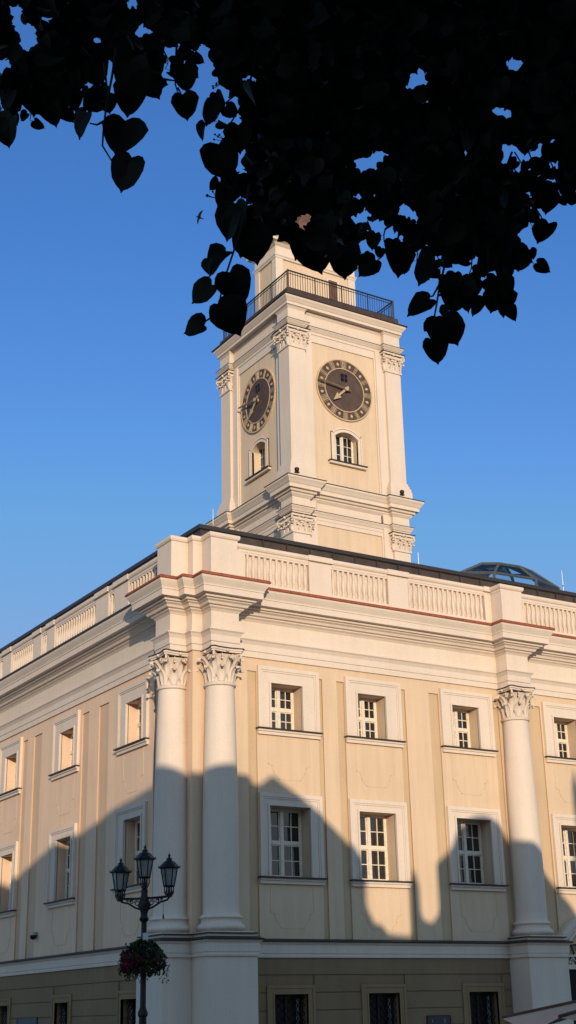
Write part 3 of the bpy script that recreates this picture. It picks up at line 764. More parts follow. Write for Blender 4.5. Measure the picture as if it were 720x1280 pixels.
prof = [(1.0, 36.46), (1.03, 36.6), (.98, 37.2), (.80, 37.9), (.5, 38.5), (.36, 39.0), (.40, 39.4), (.44, 39.8), (.30, 40.3), (.10, 40.9), (.05, 41.6)]
hm.lathe([(r * 1.3, z) for r, z in prof], (hx, hy), 8); hm.sphere((hx, hy, 41.8), .22, 10, 8); hm.build('helm_roof', M['copper'], ust)

# clocks
CZ, CR = 28.04, 1.49
def clock(F):
    o = -.26
    d = MB(); n = 64
    def disc(bm, r0, r1, oa, ob):
        for i in range(n):
            a, b_ = 2 * PI * i / n, 2 * PI * (i + 1) / n
            q = [(r0 * math.sin(a), r0 * math.cos(a)), (r1 * math.sin(a), r1 * math.cos(a)), (r1 * math.sin(b_), r1 * math.cos(b_)), (r0 * math.sin(b_), r0 * math.cos(b_))]
            bm.hexa([F(u, CZ + z, oa) for u, z in q] + [F(u, CZ + z, ob) for u, z in q])
    disc(d, .002, CR, o - .02, o + .05)
    c = d.build('clock_dial', M['clock'], hall)
    r_ = MB(); disc(r_, CR - .035, CR + .02, o, o + .075); r_.build('dial_ring', M['gold'], c); r_ = MB(); disc(r_, 1.035, 1.075, o, o + .07); r_.build('dial_ring', M['gold'], c)
    def stroke(bm, p, q, w, h0=.045, h1=.068):
        p, q = Vector(p), Vector(q); dd_ = (q - p).normalized(); nn = Vector((-dd_.y, dd_.x)) * w / 2
        qq = [p + nn, q + nn, q - nn, p - nn]
        bm.hexa([F(v.x, CZ + v.y, o + h0) for v in qq] + [F(v.x, CZ + v.y, o + h1) for v in qq])
    R0, R1 = 1.09, 1.44
    num = ['XII', 'I', 'II', 'III', 'IIII', 'V', 'VI', 'VII', 'VIII', 'IX', 'X', 'XI']
    for hh, s_ in enumerate(num):
        bm = MB(); a = 2 * PI * hh / 12
        wd = {'I': .05, 'V': .09, 'X': .09}; tot = sum(wd[ch] for ch in s_); x = -tot / 2
        # numerals stand with their heads outward
        def P2(x_, y_): 
            r = y_; aa = a + x_ / 1.27; return (r * math.sin(aa), r * math.cos(aa))
        for ch in s_:
            ww = wd[ch]; xm = x + ww / 2
            if ch == 'I': stroke(bm, P2(xm, R0), P2(xm, R1), .02)
            if ch == 'V': stroke(bm, P2(x + .02, R1), P2(xm, R0), .02); stroke(bm, P2(x + ww - .02, R1), P2(xm, R0), .02, .046, .067)
            if ch == 'X': stroke(bm, P2(x + .02, R1), P2(x + ww - .02, R0), .02); stroke(bm, P2(x + ww - .02, R1), P2(x + .02, R0), .02, .046, .067)
            x += ww
        # frame bars on each side of the numeral
        for s2 in (-1, 1): stroke(bm, P2(s2 * (tot / 2 + .035), R0 - .02), P2(s2 * (tot / 2 + .035), R1 + .02), .013, .044, .066)
        bm.build('numeral', M['gold'], c)
        am = a + PI / 12; bm = MB(); rr = 1.26; dw = .07
        q = [(rr + .10, 0), (rr, dw), (rr - .10, 0), (rr, -dw)]
        pts = [Vector((r * math.sin(am) + t * math.cos(am), r * math.cos(am) - t * math.sin(am))) for r, t in q]
        bm.hexa([F(v.x, CZ + v.y, o + .045) for v in pts] + [F(v.x, CZ + v.y, o + .068) for v in pts]); bm.build('half_hour_mark', M['gold'], c)
    # hands: 7:46
    def hand(bm, ang, pts, oa, ob):
        s_, c_ = math.sin(ang), math.cos(ang)
        q = [Vector((r * s_ + t * c_, r * c_ - t * s_)) for r, t in pts]
        n_ = len(q); bm.add([F(v.x, CZ + v.y, oa) for v in q] + [F(v.x, CZ + v.y, ob) for v in q], [tuple(range(n_)), tuple(range(n_, 2 * n_))] + [(i, (i + 1) % n_, n_ + (i + 1) % n_, n_ + i) for i in range(n_)])
    hb = MB(); hand(hb, math.radians(277), [(-.28, .03), (0, .05), (1.5, .032), (1.56, 0), (1.5, -.032), (0, -.05), (-.28, -.03)], o + .20, o + .23); hb.build('minute_hand', M['handdark'], c)
    hb = MB(); hand(hb, math.radians(226), [(-.22, .05), (0, .05), (.50, .045), (.52, .15), (.66, .10), (.95, 0), (.66, -.10), (.52, -.15), (.50, -.045), (0, -.05), (-.22, -.05)], o + .14, o + .17); hb.build('hour_hand', M['goldhand'], c)
    hb = MB(); disc(hb, .002, .09, o + .05, o + .26); hb.build('hand_hub', M['goldhand'], c)
    wq = MB(); wq.fbox(F, -.17, .17, CZ + .42, CZ + .80, o + .05, o + .066); w_ = wq.build('dial_hatch', M['darkglass'], c)
    wq = MB(); wq.fbox(F, -.012, .012, CZ + .42, CZ + .80, o + .06, o + .072); wq.fbox(F, -.17, .17, CZ + .60, CZ + .62, o + .06, o + .073)
    wq.build('hatch_bars', M['clock'], c)
clock(tF); clock(tL)
# tower windows with arched surround
def tower_window(F):
    G = lambda u, z, o: F(u, z, o - .26)
    w_ = make_window(G, *WIN, .34, hall, None, 4, (3,), arch=.24, sill=False, name='tower_window')
    t = MB(); n = 14; u0, u1, z0, z1 = WIN; e = .24; R = ((u1 - u0) ** 2 / 4 + e * e) / (2 * e)
    def top(u, k): RR = R + k; return z1 - R + math.sqrt(max(0, RR * RR - u * u))
    for k0, k1, o in ((.0, .22, .05), (.15, .22, .085), (0, .05, .075)):
        for s_ in (-1, 1):
            a, b_ = sorted((s_ * (u1 + k0), s_ * (u1 + k1))); t.fbox(G, a, b_, z0 - .04, top(u1, k0) - .02, -.05, o)
        for i in range(n):
            a0, a1 = -(u1 + k1) + 2 * (u1 + k1) * i / n, -(u1 + k1) + 2 * (u1 + k1) * (i + 1) / n
            f0, f1 = max(-u1 - k0, min(u1 + k0, a0)), max(-u1 - k0, min(u1 + k0, a1))
            q = [(a0, top(f0, k0) if abs(a0) < u1 + k0 else top(u1, k0) - .03), (a1, top(f1, k0) if abs(a1) < u1 + k0 else top(u1, k0) - .03), (a1, top(a1 * .97, k1)), (a0, top(a0 * .97, k1))]
            t.hexa([G(u, z, -.05) for u, z in q] + [G(u, z, o) for u, z in q])
    t.build('surround', M['trim'], w_)
    s_ = MB(); s_.fbox(G, -1.0, 1.0, z0 - .07, z0 - .035, -.05, .22); s_.fbox(G, u0, u1, z0 - .034, z0 + .003, -.3, .04); s_.build('sill', M['lead'], w_)
    s_ = MB(); s_.fbox(G, -.96, .96, z0 - .17, z0 - .072, -.05, .15); s_.build('sill_moulding', M['trim'], w_)
tower_window(tF); tower_window(tL)

# ================================================================== small things on the building
for p, lab in (((10.93, 11.21, 23.10), 'small dark floodlight on the tower ledge by the corner pilaster nearest the viewer'), ((16.42, 11.22, 23.10), 'small dark floodlight on the tower ledge by the far right pilaster')):
    f = empty('floodlight', p, lab, 'floodlight', 'floodlights on the tower ledge')
    x, y, z = p; m = MB(); m.box(x - .10, x + .10, y - .06, y + .06, z, z + .04); m.tube([(x, y, z + .02), (x, y, z + .12)], .02, 6); m.build('bracket', M['iron'], f)
    m = MB(); m.lathe([(.0, z + .06), (.08, z + .07), (.105, z + .14), (.10, z + .21), (.06, z + .24), (0, z + .25)], (x, y), 12); m.build('housing', M['iron'], f, smooth=True)
for p, h, lab in (((9.9, 2, 15.6), 1.05, 'thin lightning rod on the roof edge just right of the clock tower'), ((16.6, 2, 15.7), 1.3, 'thin pale lightning rod on the roof edge right of the glass skylight'), ((1.9, 2.2, 15.7), 1.2, 'thin lightning rod on the roof left of the clock tower')):
    m = MB(); x, y, z = p; m.tube([(x, y, z), (x, y, z + h)], [.016, .008], 6); m.lathe([(.0, z - .05), (.06, z - .05), (.05, z + .06), (.016, z + .1)], (x, y), 8)
    m.sphere((x, y, z + h * .55), .035, 8, 6)
    o = m.build('lightning_rod', M['rods']); tag(o, lab, 'lightning rod', 'lightning rods on the roof')
camt = empty('security_camera', (-.0, 10.85, 4.3), 'small dome security camera low on the shaded left facade between windows', 'camera')
m = MB(); m.box(-.12, .0, 10.77, 10.93, 4.36, 4.46); m.build('mount', M['cam'], camt)
m = MB(); m.lathe([(.0, 4.22), (.06, 4.23), (.10, 4.28), (.11, 4.36), (0, 4.37)], (-.13, 10.85), 14); m.build('dome', M['iron'], camt, smooth=True)
def plaque(F, a, b_, z0, z1, lab):
    p = empty('wall_plaque', F((a + b_) / 2, z0, 0), lab, 'plaque', 'plaques on the ground floor wall')
    m = MB(); m.fbox(F, a, b_, z0, z1, .0, .03); m.build('plate', M['plaque'], p)
    m = MB(); m.fbox(F, a - .02, b_ + .02, z1, z1 + .02, .0, .04); m.fbox(F, a - .02, a, z0, z1, .0, .04); m.fbox(F, b_, b_ + .02, z0, z1, .0, .04); m.fbox(F, a - .02, b_ + .02, z0 - .02, z0, .0, .04); m.build('rim', M['iron'], p)
    return p
p = plaque(RF, 7.67, 8.50, .9, 1.57, 'dark blue plaque on the ground floor wall between two grilled windows')
m = MB()
for x, z, h in ((7.83, 1.40, .07), (8.27, 1.36, .14), (8.29, 1.40, .06)): m.fbox(RF, x, x + .03, z, z + h, .03, .034)
m.build('crest_mark', M['plaquetext'], p)
plaque(LF, 10.5, 12.2, 1.0, 1.80, 'dark sign board low on the left facade at the bottom edge of the photo')

# ================================================================== street lamp
lx, ly = -6.43, -10.19
lamp = empty('street_lamp', (lx, ly, 0), 'black cast iron street lamp with three lanterns on scrolled arms', 'street lamp')
m = MB()
m.lathe([(.24, 0), (.24, .12), (.18, .16), (.17, .6), (.13, .66), (.12, .9), (.08, 1.0), (.066, 1.68), (.088, 1.70), (.092, 1.76), (.07, 1.80), (.054, 1.86), (.050, 3.30), (.075, 3.33), (.09, 3.36), (.065, 3.40), (.065, 3.46), (.10, 3.56), (.105, 3.62), (.08, 3.72), (.06, 3.78), (.065, 3.86), (.04, 3.9)], (lx, ly), 16)
m.build('post', M['iron'], lamp, smooth=True, angle=35)
ax = Vector((RX.x, RX.y, 0)).normalized(); fw = Vector((-ax.y, ax.x, 0)); axis = (ax * .95 - fw * .33).normalized()
arm = MB()
for s_ in (-1, 1):
    d = axis * s_; B0 = Vector((lx, ly, 3.62))
    arm.tube([B0 + d * .05 + Vector((0, 0, .10)), B0 + d * .2 + Vector((0, 0, .10)), B0 + d * .42 + Vector((0, 0, .11)), B0 + d * .52 + Vector((0, 0, .13))], .022, 6)
    arm.tube([B0 + d * .06 + Vector((0, 0, -.10)), B0 + d * .18 + Vector((0, 0, -.06)), B0 + d * .32 + Vector((0, 0, .02)), B0 + d * .45 + Vector((0, 0, .05)), B0 + d * .52 + Vector((0, 0, .12))], .018, 6)
    for cx_, cz_, r in ((.15, .02, .055), (.26, .045, .04), (.10, -.04, .03), (.34, .07, .025)):
        pts = [B0 + d * (cx_ + r * (1 - .07 * i / 2) * math.cos(i * .5)) + Vector((0, 0, cz_ + r * (1 - .035 * i) * math.sin(i * .5))) for i in range(18)]
        arm.tube(pts, .009, 5)
    for q in (-.045, .045): arm.tube([B0 + d * (.49 + q) + Vector((0, 0, .12)), B0 + d * (.49 + q * 1.6) + Vector((0, 0, .18)), B0 + d * (.49 + q) + Vector((0, 0, .25))], .010, 5)
arm.build('bracket', M['iron'], lamp, smooth=True)
def lantern(c, z, par):
    x, y = c; hs = .32
    b_ = MB(); a0 = PI / 6
    def hexring(r, zz): return [(x + r * math.cos(a0 + k * PI / 3), y + r * math.sin(a0 + k * PI / 3), zz) for k in range(6)]
    for k in range(6):
        b_.tube([hexring(.095, z)[k], hexring(.152, z + hs)[k]], .011, 5)
    for r, zz, t in ((.095, z, .016), (.152, z + hs, .014)):
        R_ = hexring(r, zz)
        for k in range(6): b_.tube([R_[k], R_[(k + 1) % 6]], t, 5)
    # cradle
    for k in range(6):
        h0 = hexring(.05, z - .17)[k]; h1 = hexring(.085, z - .10)[k]; h2 = hexring(.08, z)[k]; b_.tube([h0, h1, h2], .011, 5)
    b_.lathe([(.0, z - .20), (.06, z - .19), (.06, z - .16), (.03, z - .15), (.02, z - .02), (.05, z + .0)], (x, y), 10)
    l = b_.build('lantern', M['iron'], par)
    g_ = MB(); q0, q1 = hexring(.088, z + .005), hexring(.146, z + hs - .005)
    for k in range(6): g_.quad(q0[k], q0[(k + 1) % 6], q1[(k + 1) % 6], q1[k])
    g_.build('lantern_glass', M['lantern'], l)
    r_ = MB(); zt = z + hs
    r_.lathe([(.192, zt - .005), (.197, zt + .015), (.14, zt + .07), (.10, zt + .115), (.055, zt + .14), (.05, zt + .165), (.06, zt + .17), (.02, zt + .19), (.018, zt + .21), (.028, zt + .225), (.006, zt + .26), (0, zt + .29)], (x, y), 6, a0, a0 + 2 * PI)
    for k in range(6):
        p = Vector(hexring(.197, zt + .005)[k]); r_.tube([p, p + Vector((0, 0, .05))], [.012, .004], 5)
    r_.build('lantern_roof', M['iron'], l)
lantern((lx, ly), 4.09, lamp)
for s_ in (-1, 1):
    d = axis * s_ * .49; lantern((lx + d.x, ly + d.y), 3.88 if s_ < 0 else 3.91, lamp)
d = axis * .38; m = MB(); m.tube([(lx + d.x, ly + d.y, 3.68), (lx + d.x, ly + d.y, 3.42)], .004, 4); m.lathe([(.0, 3.34), (.016, 3.345), (.016, 3.40), (.006, 3.43)], (lx + d.x, ly + d.y), 8); m.build('cable_plug', M['iron'], lamp)
pn = MB(); d = fw * -.075 + ax * .03
c_ = Vector((lx, ly, 3.03)) + d
pn.hexa([c_ + ax * u + fw * v + Vector((0, 0, z)) for z in (-.08, .08) for u, v in ((-.045, 0), (.055, 0), (.055, .006), (-.045, .006))])
tag(pn.build('paper_notice', M['paper']), 'small white paper notice fixed to the lamp post above the flowers', 'notice')
# flower basket round the post
fbk = empty('flower_basket', (lx, ly, 2.5), 'round basket of trailing green leaves and dark red flowers around the lamp post', 'flower basket')
m = MB(); m.lathe([(.07, 2.52), (.22, 2.54), (.32, 2.66), (.34, 2.76), (.07, 2.77)], (lx, ly), 18); m.build('planter_bowl', M['iron'], fbk)
rb = random.Random(3)
fo = MB(); fl = MB()
def small_leaf(bm, p, s, n):
    t = n.cross(Vector((rb.uniform(-1, 1), rb.uniform(-1, 1), rb.uniform(-1, 1)))).normalized(); u = n.cross(t)
    bm.add([p - t * s, p - t * s * .2 + u * s * .55 + n * s * .15, p + t * s, p - t * s * .2 - u * s * .55 + n * s * .15], [(0, 1, 2), (0, 2, 3)])
for i in range(1700):
    a = rb.uniform(0, 2 * PI); hh = rb.betavariate(2, 1.7); z = 2.36 + hh * .66
    rmax = .41 * math.sin(PI * min(1, max(0, (hh * .9 + .12)))) ** .6
    rmax *= 1 + .18 * math.sin(3 * a + 1) + .1 * math.sin(7 * a)
    r = rmax * math.sqrt(rb.uniform(.2, 1))
    p = Vector((lx + r * math.cos(a), ly + r * math.sin(a), z))
    small_leaf(fo, p, rb.uniform(.025, .05), Vector((rb.gauss(0, 1), rb.gauss(0, 1), rb.gauss(.5, 1))).normalized())
for i in range(44):
    a = rb.uniform(0, 2 * PI); r = rb.uniform(.26, .44); L_ = rb.uniform(.06, .30); p0 = Vector((lx + r * math.cos(a), ly + r * math.sin(a), 2.55))
    for k in range(10): small_leaf(fo, p0 - Vector((rb.gauss(0, .015), rb.gauss(0, .015), L_ * k / 9)), .028, Vector((rb.gauss(0, 1), rb.gauss(0, 1), .4)).normalized())
fo.build('foliage', M['basketleaf'], fbk, fix=False)
ca = math.atan2(-(fw.y * .8 + ax.y), -(fw.x * .8 + ax.x))
for i in range(120):
    a = ca + rb.gauss(0, .55) if i < 85 else rb.uniform(0, 2 * PI); r = rb.uniform(.31, .43); z = 2.57 + rb.gauss(0, .09)
    p = Vector((lx + r * math.cos(a), ly + r * math.sin(a), z))
    for k in range(5): small_leaf(fl, p + Vector((rb.gauss(0, .012), rb.gauss(0, .012), rb.gauss(0, .012))), .026, Vector((rb.gauss(0, 1), rb.gauss(0, 1), rb.gauss(0, 1))).normalized())
fl.build('flowers', M['flower'], fbk, fix=False)

# ================================================================== parasol, bird
pa = at(640, 1277, 15); cxp, cyp = pa.x + RX.x * 2.15 + .15, pa.y + RX.y * 2.15 + .15
prs = empty('market_parasol', (cxp, cyp, 0), 'peach beige fabric parasol with a dark seam at the lower right edge of the photo', 'parasol')
m = MB(); n = 8; R_ = 2.25; zE = 1.55; zA = 1.98
a0 = math.atan2(-RX.y, -RX.x) - .22
seg = 6
for k in range(n):
    for j in range(seg):
        t0, t1 = j / seg, (j + 1) / seg
        def P3(t, kk):
            a = a0 + 2 * PI * kk / n; r = R_ * t; z = zA + (zE - zA) * (t ** .92); return Vector((cxp + r * math.cos(a), cyp + r * math.sin(a), z))
        h_ = 4
        for i in range(h_):
            f0, f1 = i / h_, (i + 1) / h_
            sag = lambda f, t: Vector((0, 0, -.10 * t * math.sin(PI * f)))
            m.quad(P3(t0, k).lerp(P3(t0, k + 1), f0) + sag(f0, t0), P3(t0, k).lerp(P3(t0, k + 1), f1) + sag(f1, t0), P3(t1, k).lerp(P3(t1, k + 1), f1) + sag(f1, t1), P3(t1, k).lerp(P3(t1, k + 1), f0) + sag(f0, t1))
m.build('canopy', M['cloth'], prs, smooth=True, fix=True)
m = MB()
for k in range(n): m.tube([P3(t / 8, k) + Vector((0, 0, .008)) for t in range(9)], .02, 5)
m.build('seam', M['wood'], prs)
m = MB(); m.tube([(cxp, cyp, 0), (cxp, cyp, 2.4)], .03, 8); m.lathe([(.0, 0), (.35, 0), (.35, .08), (.05, .12)], (cxp, cyp), 16); m.build('pole', M['wood'], prs)

bp_ = at(249.5, 272, 37)
bird = MB()
wing = (RX * .34 + up * .94).normalized(); body = (-RX * .82 + up * .3).normalized(); nr = wing.cross(body)
for s_ in (-1, 1):
    sp = .24
    L_ = [(0, .045), (.3, .05), (.65, .03), (1, -.035)]; T_ = [(0, -.035), (.3, -.015), (.65, -.02), (1, -.04)]
    vs = [bp_ + wing * (s_ * sp * a) + body * (c + (.02 if s_ > 0 else 0)) + nr * (.05 * a) for a, c in L_] + [bp_ + wing * (s_ * sp * a) + body * c + nr * (.05 * a) for a, c in T_]
    bird.add(vs, [(i, i + 1, 5 + i, 4 + i) for i in range(3)])
    bird.add([v + nr * .012 for v in vs], [(i, i + 1, 5 + i, 4 + i) for i in range(3)])
bird.tube([bp_ + body * .11, bp_ + body * .085, bp_ + body * .03, bp_ - body * .05, bp_ - body * .10, bp_ - body * .13], [.006, .022, .032, .024, .012, .018], 8)
tag(bird.build('flying_bird', M['bird']), 'small dark bird with thin outstretched wings flying in the blue sky', 'bird')

# ================================================================== linden tree overhead
rt = random.Random(11)
fwd = Vector((RZ.x, RZ.y, 0)).normalized(); rgt = Vector((RX.x, RX.y, 0)).normalized()
trunk_p = CAMP + rgt * 5.2 + fwd * 1.6; trunk_p.z = 0
tree = empty('linden_tree', trunk_p, 'linden tree with heart shaped leaves hanging dark over the top of the picture', 'tree')
LEAF = [(.02, 0), (-.09, .17), (-.08, .34), (.05, .48), (.27, .55), (.50, .50), (.70, .37), (.84, .20), (.90, .08), (1.0, 0)]
LB = []; 
for x, y in LEAF: LB.append((x, y))
crown = MB(); twig = MB()
def leaf(c, size, n, tip, fold=.25, stem=True, wob=.0):
    """heart-shaped leaf: c = centre, tip = direction of the point, n = facing"""
    n = n.normalized(); tip = (tip - n * tip.dot(n)).normalized(); sd_ = n.cross(tip)
    k = size; vs = []; o = c - tip * (.45 * k)
    ph = rt.uniform(0, 6); droop = rt.uniform(.05, .45); side_w = rt.uniform(-.12, .12); skew = rt.uniform(-.10, .10)
    cu = [fold + rt.uniform(-.15, .35), fold + rt.uniform(-.15, .35)]; asp = rt.uniform(.86, 1.06)
    m_ = len(LEAF)
    def pt(x, y, s_):
        xm = max(x, 0); yy = y * asp * (1 + s_ * side_w) * (1 + .06 * math.sin(ph * 3 + x * 9))
        lift = cu[0 if s_ < 0 else 1]
        z = -droop * xm ** 2 + lift * yy * 1.4 * abs(yy) + fold * .5 * yy + wob * math.sin(ph + x * 7 + s_)
        return o + tip * (x * k) + sd_ * ((s_ * yy + skew * xm ** 2) * k) + n * (z * k)
    vs += [pt(max(x, .02), 0, 1) for x, y in LEAF]
    for s_ in (-1, 1):
        vs += [pt(max(x, .02) * .45 + x * .55, y * .55, s_) for x, y in LEAF]; vs += [pt(x, y, s_) for x, y in LEAF]
    fs = []
    for s_ in (0, 1):
        b0 = m_ * (1 + 2 * s_); b1 = b0 + m_
        for i in range(m_ - 1): fs += [(i, i + 1, b0 + i + 1, b0 + i), (b0 + i, b0 + i + 1, b1 + i + 1, b1 + i)]
    crown.add(vs, fs)
    return o
def rnd_dir(): return Vector((rt.gauss(0, 1), rt.gauss(0, 1), rt.gauss(0, 1))).normalized()
# --- hanging leaves seen one by one against the sky: pixel centre, half width, distance, tip angle (deg from straight down, + = to the right), tilt
H = [(12, 165, 18, 3.6, 10, .2), (-4, 155, 18, 3.7, -20, .3), (117, 125, 17, 3.5, -35, .7), (101, 153, 17, 3.55, -25, .65), (168, 100, 26, 3.4, 5, .1), (160, 122, 22, 3.5, -10, .3), (187, 108, 19, 3.6, 30, .3), (196, 104, 12, 3.6, 60, .4),
     (153, 170, 24, 3.3, -8, .15), (156, 215, 23, 3.35, -15, .2), (233, 96, 18, 3.7, 15, .1), (231, 132, 16, 3.75, 12, .1), (263, 140, 16, 3.8, -30, .55), (252, 162, 11, 3.8, -20, .7), (272, 125, 11, 3.8, 10, .6),
     (279, 200, 24, 3.9, 25, .2), (298, 172, 18, 4.0, 0, .3), (291, 232, 19, 4.0, -20, .3), (278, 246, 12, 3.9, -30, .5), (286, 276, 20, 3.7, -35, .25), (296, 268, 16, 3.8, 10, .4), (270, 324, 17, 3.6, -50, .65), (260, 333, 9, 3.6, -20, .7), (302, 315, 7, 3.7, 0, .6), (296, 357, 21, 3.5, 22, .1),
     (253, 366, 17, 3.6, -60, .55), (287, 397, 22, 3.5, 40, .15), (281, 385, 12, 3.5, -20, .5), (243, 409, 14, 3.65, -75, .2), (319, 304, 22, 3.9, 20, .2), (308, 290, 16, 3.9, -40, .4),
     (389, 318, 24, 4.0, 8, .15), (374, 305, 16, 4.0, -40, .3), (430, 326, 21, 4.1, 5, .2), (460, 333, 14, 4.2, -55, .3), (500, 325, 17, 4.0, 5, .1), (533, 338, 18, 3.9, -40, .6), (524, 381, 17, 3.9, -55, .45),
     (571, 366, 22, 3.8, -5, .25), (581, 372, 17, 3.8, 25, .3), (594, 382, 12, 3.85, 5, .5), (590, 350, 10, 3.9, -40, .6), (556, 390, 8, 3.8, -20, .7), (564, 412, 19, 3.75, 15, .15), (549, 413, 16, 3.8, -10, .3), (543, 438, 15, 3.8, 10, .3), (534, 408, 7, 3.8, -30, .5),
     (622, 362, 18, 3.9, 0, .25), (630, 378, 15, 3.9, 15, .35), (638, 392, 10, 3.95, 50, .5), (618, 375, 14, 3.9, -20, .3), (655, 318, 14, 4.0, 70, .4), (633, 327, 20, 4.1, 10, .2), (614, 322, 18, 4.1, -20, .3), (680, 290, 14, 4.2, -35, .3), (686, 252, 14, 4.0, 15, .2), (675, 236, 12, 4.1, -30, .3), (707, 228, 19, 3.9, 20, .2), (656, 229, 14, 4.0, -25, .4), (654, 248, 9, 4.2, 80, .7),
     (645, 262, 18, 4.2, 10, .3), (634, 283, 18, 4.1, -10, .3), (676, 207, 12, 4.3, 5, .3), (645, 235, 13, 4.2, 0, .4), (714, 195, 18, 4.2, -10, .3), (692, 190, 13, 4.3, 10, .4),
     (62, 128, 22, 3.7, 15, .2), (45, 118, 22, 3.8, -10, .2), (65, 140, 15, 3.7, 0, .3), (20, 110, 22, 3.8, 0, .3), (90, 95, 22, 3.8, -5, .2), (115, 88, 22, 3.8, 10, .2), (80, 105, 16, 3.7, 0, .3), (10, 125, 14, 3.8, -20, .3)]
ROT = []
for (px, py, r, dist, ang, tilt) in H:
    c = at(px, py, dist); size = 2.05 * r * (dist / math.cos(.55)) / FPX * 1.0
    a = math.radians(ang); tip = (RX * math.sin(a) - up * math.cos(a))
    n = (-RZ + rnd_dir() * .25).normalized()
    # tilt about the tip axis: a leaf seen part edge-on
    n = (n + RX.cross(Vector((0, 0, 0))) + (RX * math.cos(a) + up * math.sin(a)) * tilt * rt.choice((-1, 1)) * 1.3).normalized()
    leaf(c, size, n, tip + rnd_dir() * .15, rt.uniform(.1, .35), wob=.02)
# twigs carrying them
def tw_(pts, dist, r0=.0045, r1=.002):
    P = [at(x, y, dist) for x, y in pts]; n_ = len(P)
    twig.tube(P, [r0 + (r1 - r0) * i / (n_ - 1) for i in range(n_)], 5)
for pts, d_ in (([(145, 60), (140, 95), (133, 130), (129, 165), (128, 182), (136, 195), (140, 202)], 3.4), ([(130, 78), (133, 105), (136, 135)], 3.4), ([(221, 45), (220, 75), (219, 105), (222, 115)], 3.72), ([(320, 70), (309, 117), (297, 140), (283, 162), (279, 185)], 3.9), ([(312, 230), (307, 262), (300, 290), (290, 320), (280, 350), (274, 378), (270, 392)], 3.55),
                ([(270, 392), (262, 398), (255, 403)], 3.6), ([(279, 360), (268, 360), (262, 361)], 3.6), ([(291, 316), (283, 315), (277, 314)], 3.6), ([(558, 300), (555, 335), (549, 360), (545, 385), (540, 410), (538, 428)], 3.8), ([(610, 300), (610, 335), (609, 360), (611, 375)], 3.9), ([(640, 240), (658, 252), (668, 258), (676, 270), (680, 280)], 4.1), ([(487, 300), (478, 320), (470, 327)], 4.1), ([(500, 285), (497, 300), (496, 310)], 4.0),
                ([(129, 152), (121, 156), (112, 154)], 3.5), ([(133, 126), (126, 128), (120, 130)], 3.5), ([(205, 99), (212, 100), (219, 101)], 3.6), ([(222, 110), (226, 116)], 3.75), ([(552, 350), (541, 370), (530, 372)], 3.9), ([(547, 369), (556, 369), (562, 366)], 3.85), ([(310, 116), (300, 118), (285, 122)], 3.9), ([(640, 190), (634, 205), (625, 225)], 4.2), ([(10, 90), (15, 103), (4, 108)], 3.8)):
    tw_(pts, d_)
# little clusters of linden fruit on threads
for (x0, y0, dx, dy, d_) in ((283, 175, -12, -4, 3.9), (278, 103, -8, 4, 3.8), (272, 247, -10, -5, 3.9), (496, 302, 3, 14, 4.0)):
    for k in range(4):
        ex, ey = x0 + dx + rt.uniform(-4, 4), y0 + dy + rt.uniform(-4, 4); twig.tube([at(x0, y0, d_), at((x0 + ex) / 2, (y0 + ey) / 2 + 1, d_), at(ex, ey, d_)], .0012, 4); twig.sphere(at(ex, ey, d_), .004, 6, 4)
# --- loose sprays at the rim of the crown
for (x0, y0, ang, L_, d_) in ((30, 118, 15, 34, 3.9), (80, 98, -10, 40, 3.8), (112, 84, 12, 44, 3.9), (206, 60, 5, 26, 3.9), (246, 52, -25, 34, 4.0), (292, 120, -40, 42, 4.0), (298, 215, -60, 30, 4.0), (440, 300, 20, 30, 4.3), (480, 285, 10, 34, 4.2), (515, 300, 15, 36, 4.2), (545, 305, 5, 42, 4.1), (590, 310, -8, 50, 4.0), (615, 312, 12, 52, 4.0), (640, 250, 40, 42, 4.3), (646, 190, 20, 52, 4.4), (664, 190, 15, 50, 4.4), (690, 200, 10, 44, 4.3), (700, 205, 5, 40, 4.2), (645, 300, 35, 36, 4.2), (5, 100, -5, 40, 3.9), (640, 205, 25, 50, 4.3)):
    a = math.radians(ang); P = []
    for i in range(5):
        t = i / 4; P.append((x0 + math.sin(a) * L_ * t + 3 * math.sin(t * 5 + x0), y0 + math.cos(a) * L_ * t))
    tw_(P, d_, .003, .0012)
    for i, (x_, y_) in enumerate(P[1:]):
        sgn = 1 if i % 2 else -1; rr_ = rt.uniform(6, 11); ox, oy = x_ + sgn * (rr_ + 3), y_ + rt.uniform(2, 8)
        cc2 = at(ox, oy, d_ + rt.uniform(-.08, .08)); twig.tube([at(x_, y_, d_), at((x_ + ox) / 2, (y_ + oy) / 2 - 2, d_), cc2], .001, 4)
        ta = math.radians(sgn * rt.uniform(10, 70)); leaf(cc2, 2.2 * rr_ * d_ * 1.17 / FPX, (-RZ + rnd_dir() * .75).normalized(), RX * math.sin(ta) - up * math.cos(ta) + rnd_dir() * .3, rt.uniform(.1, .4))
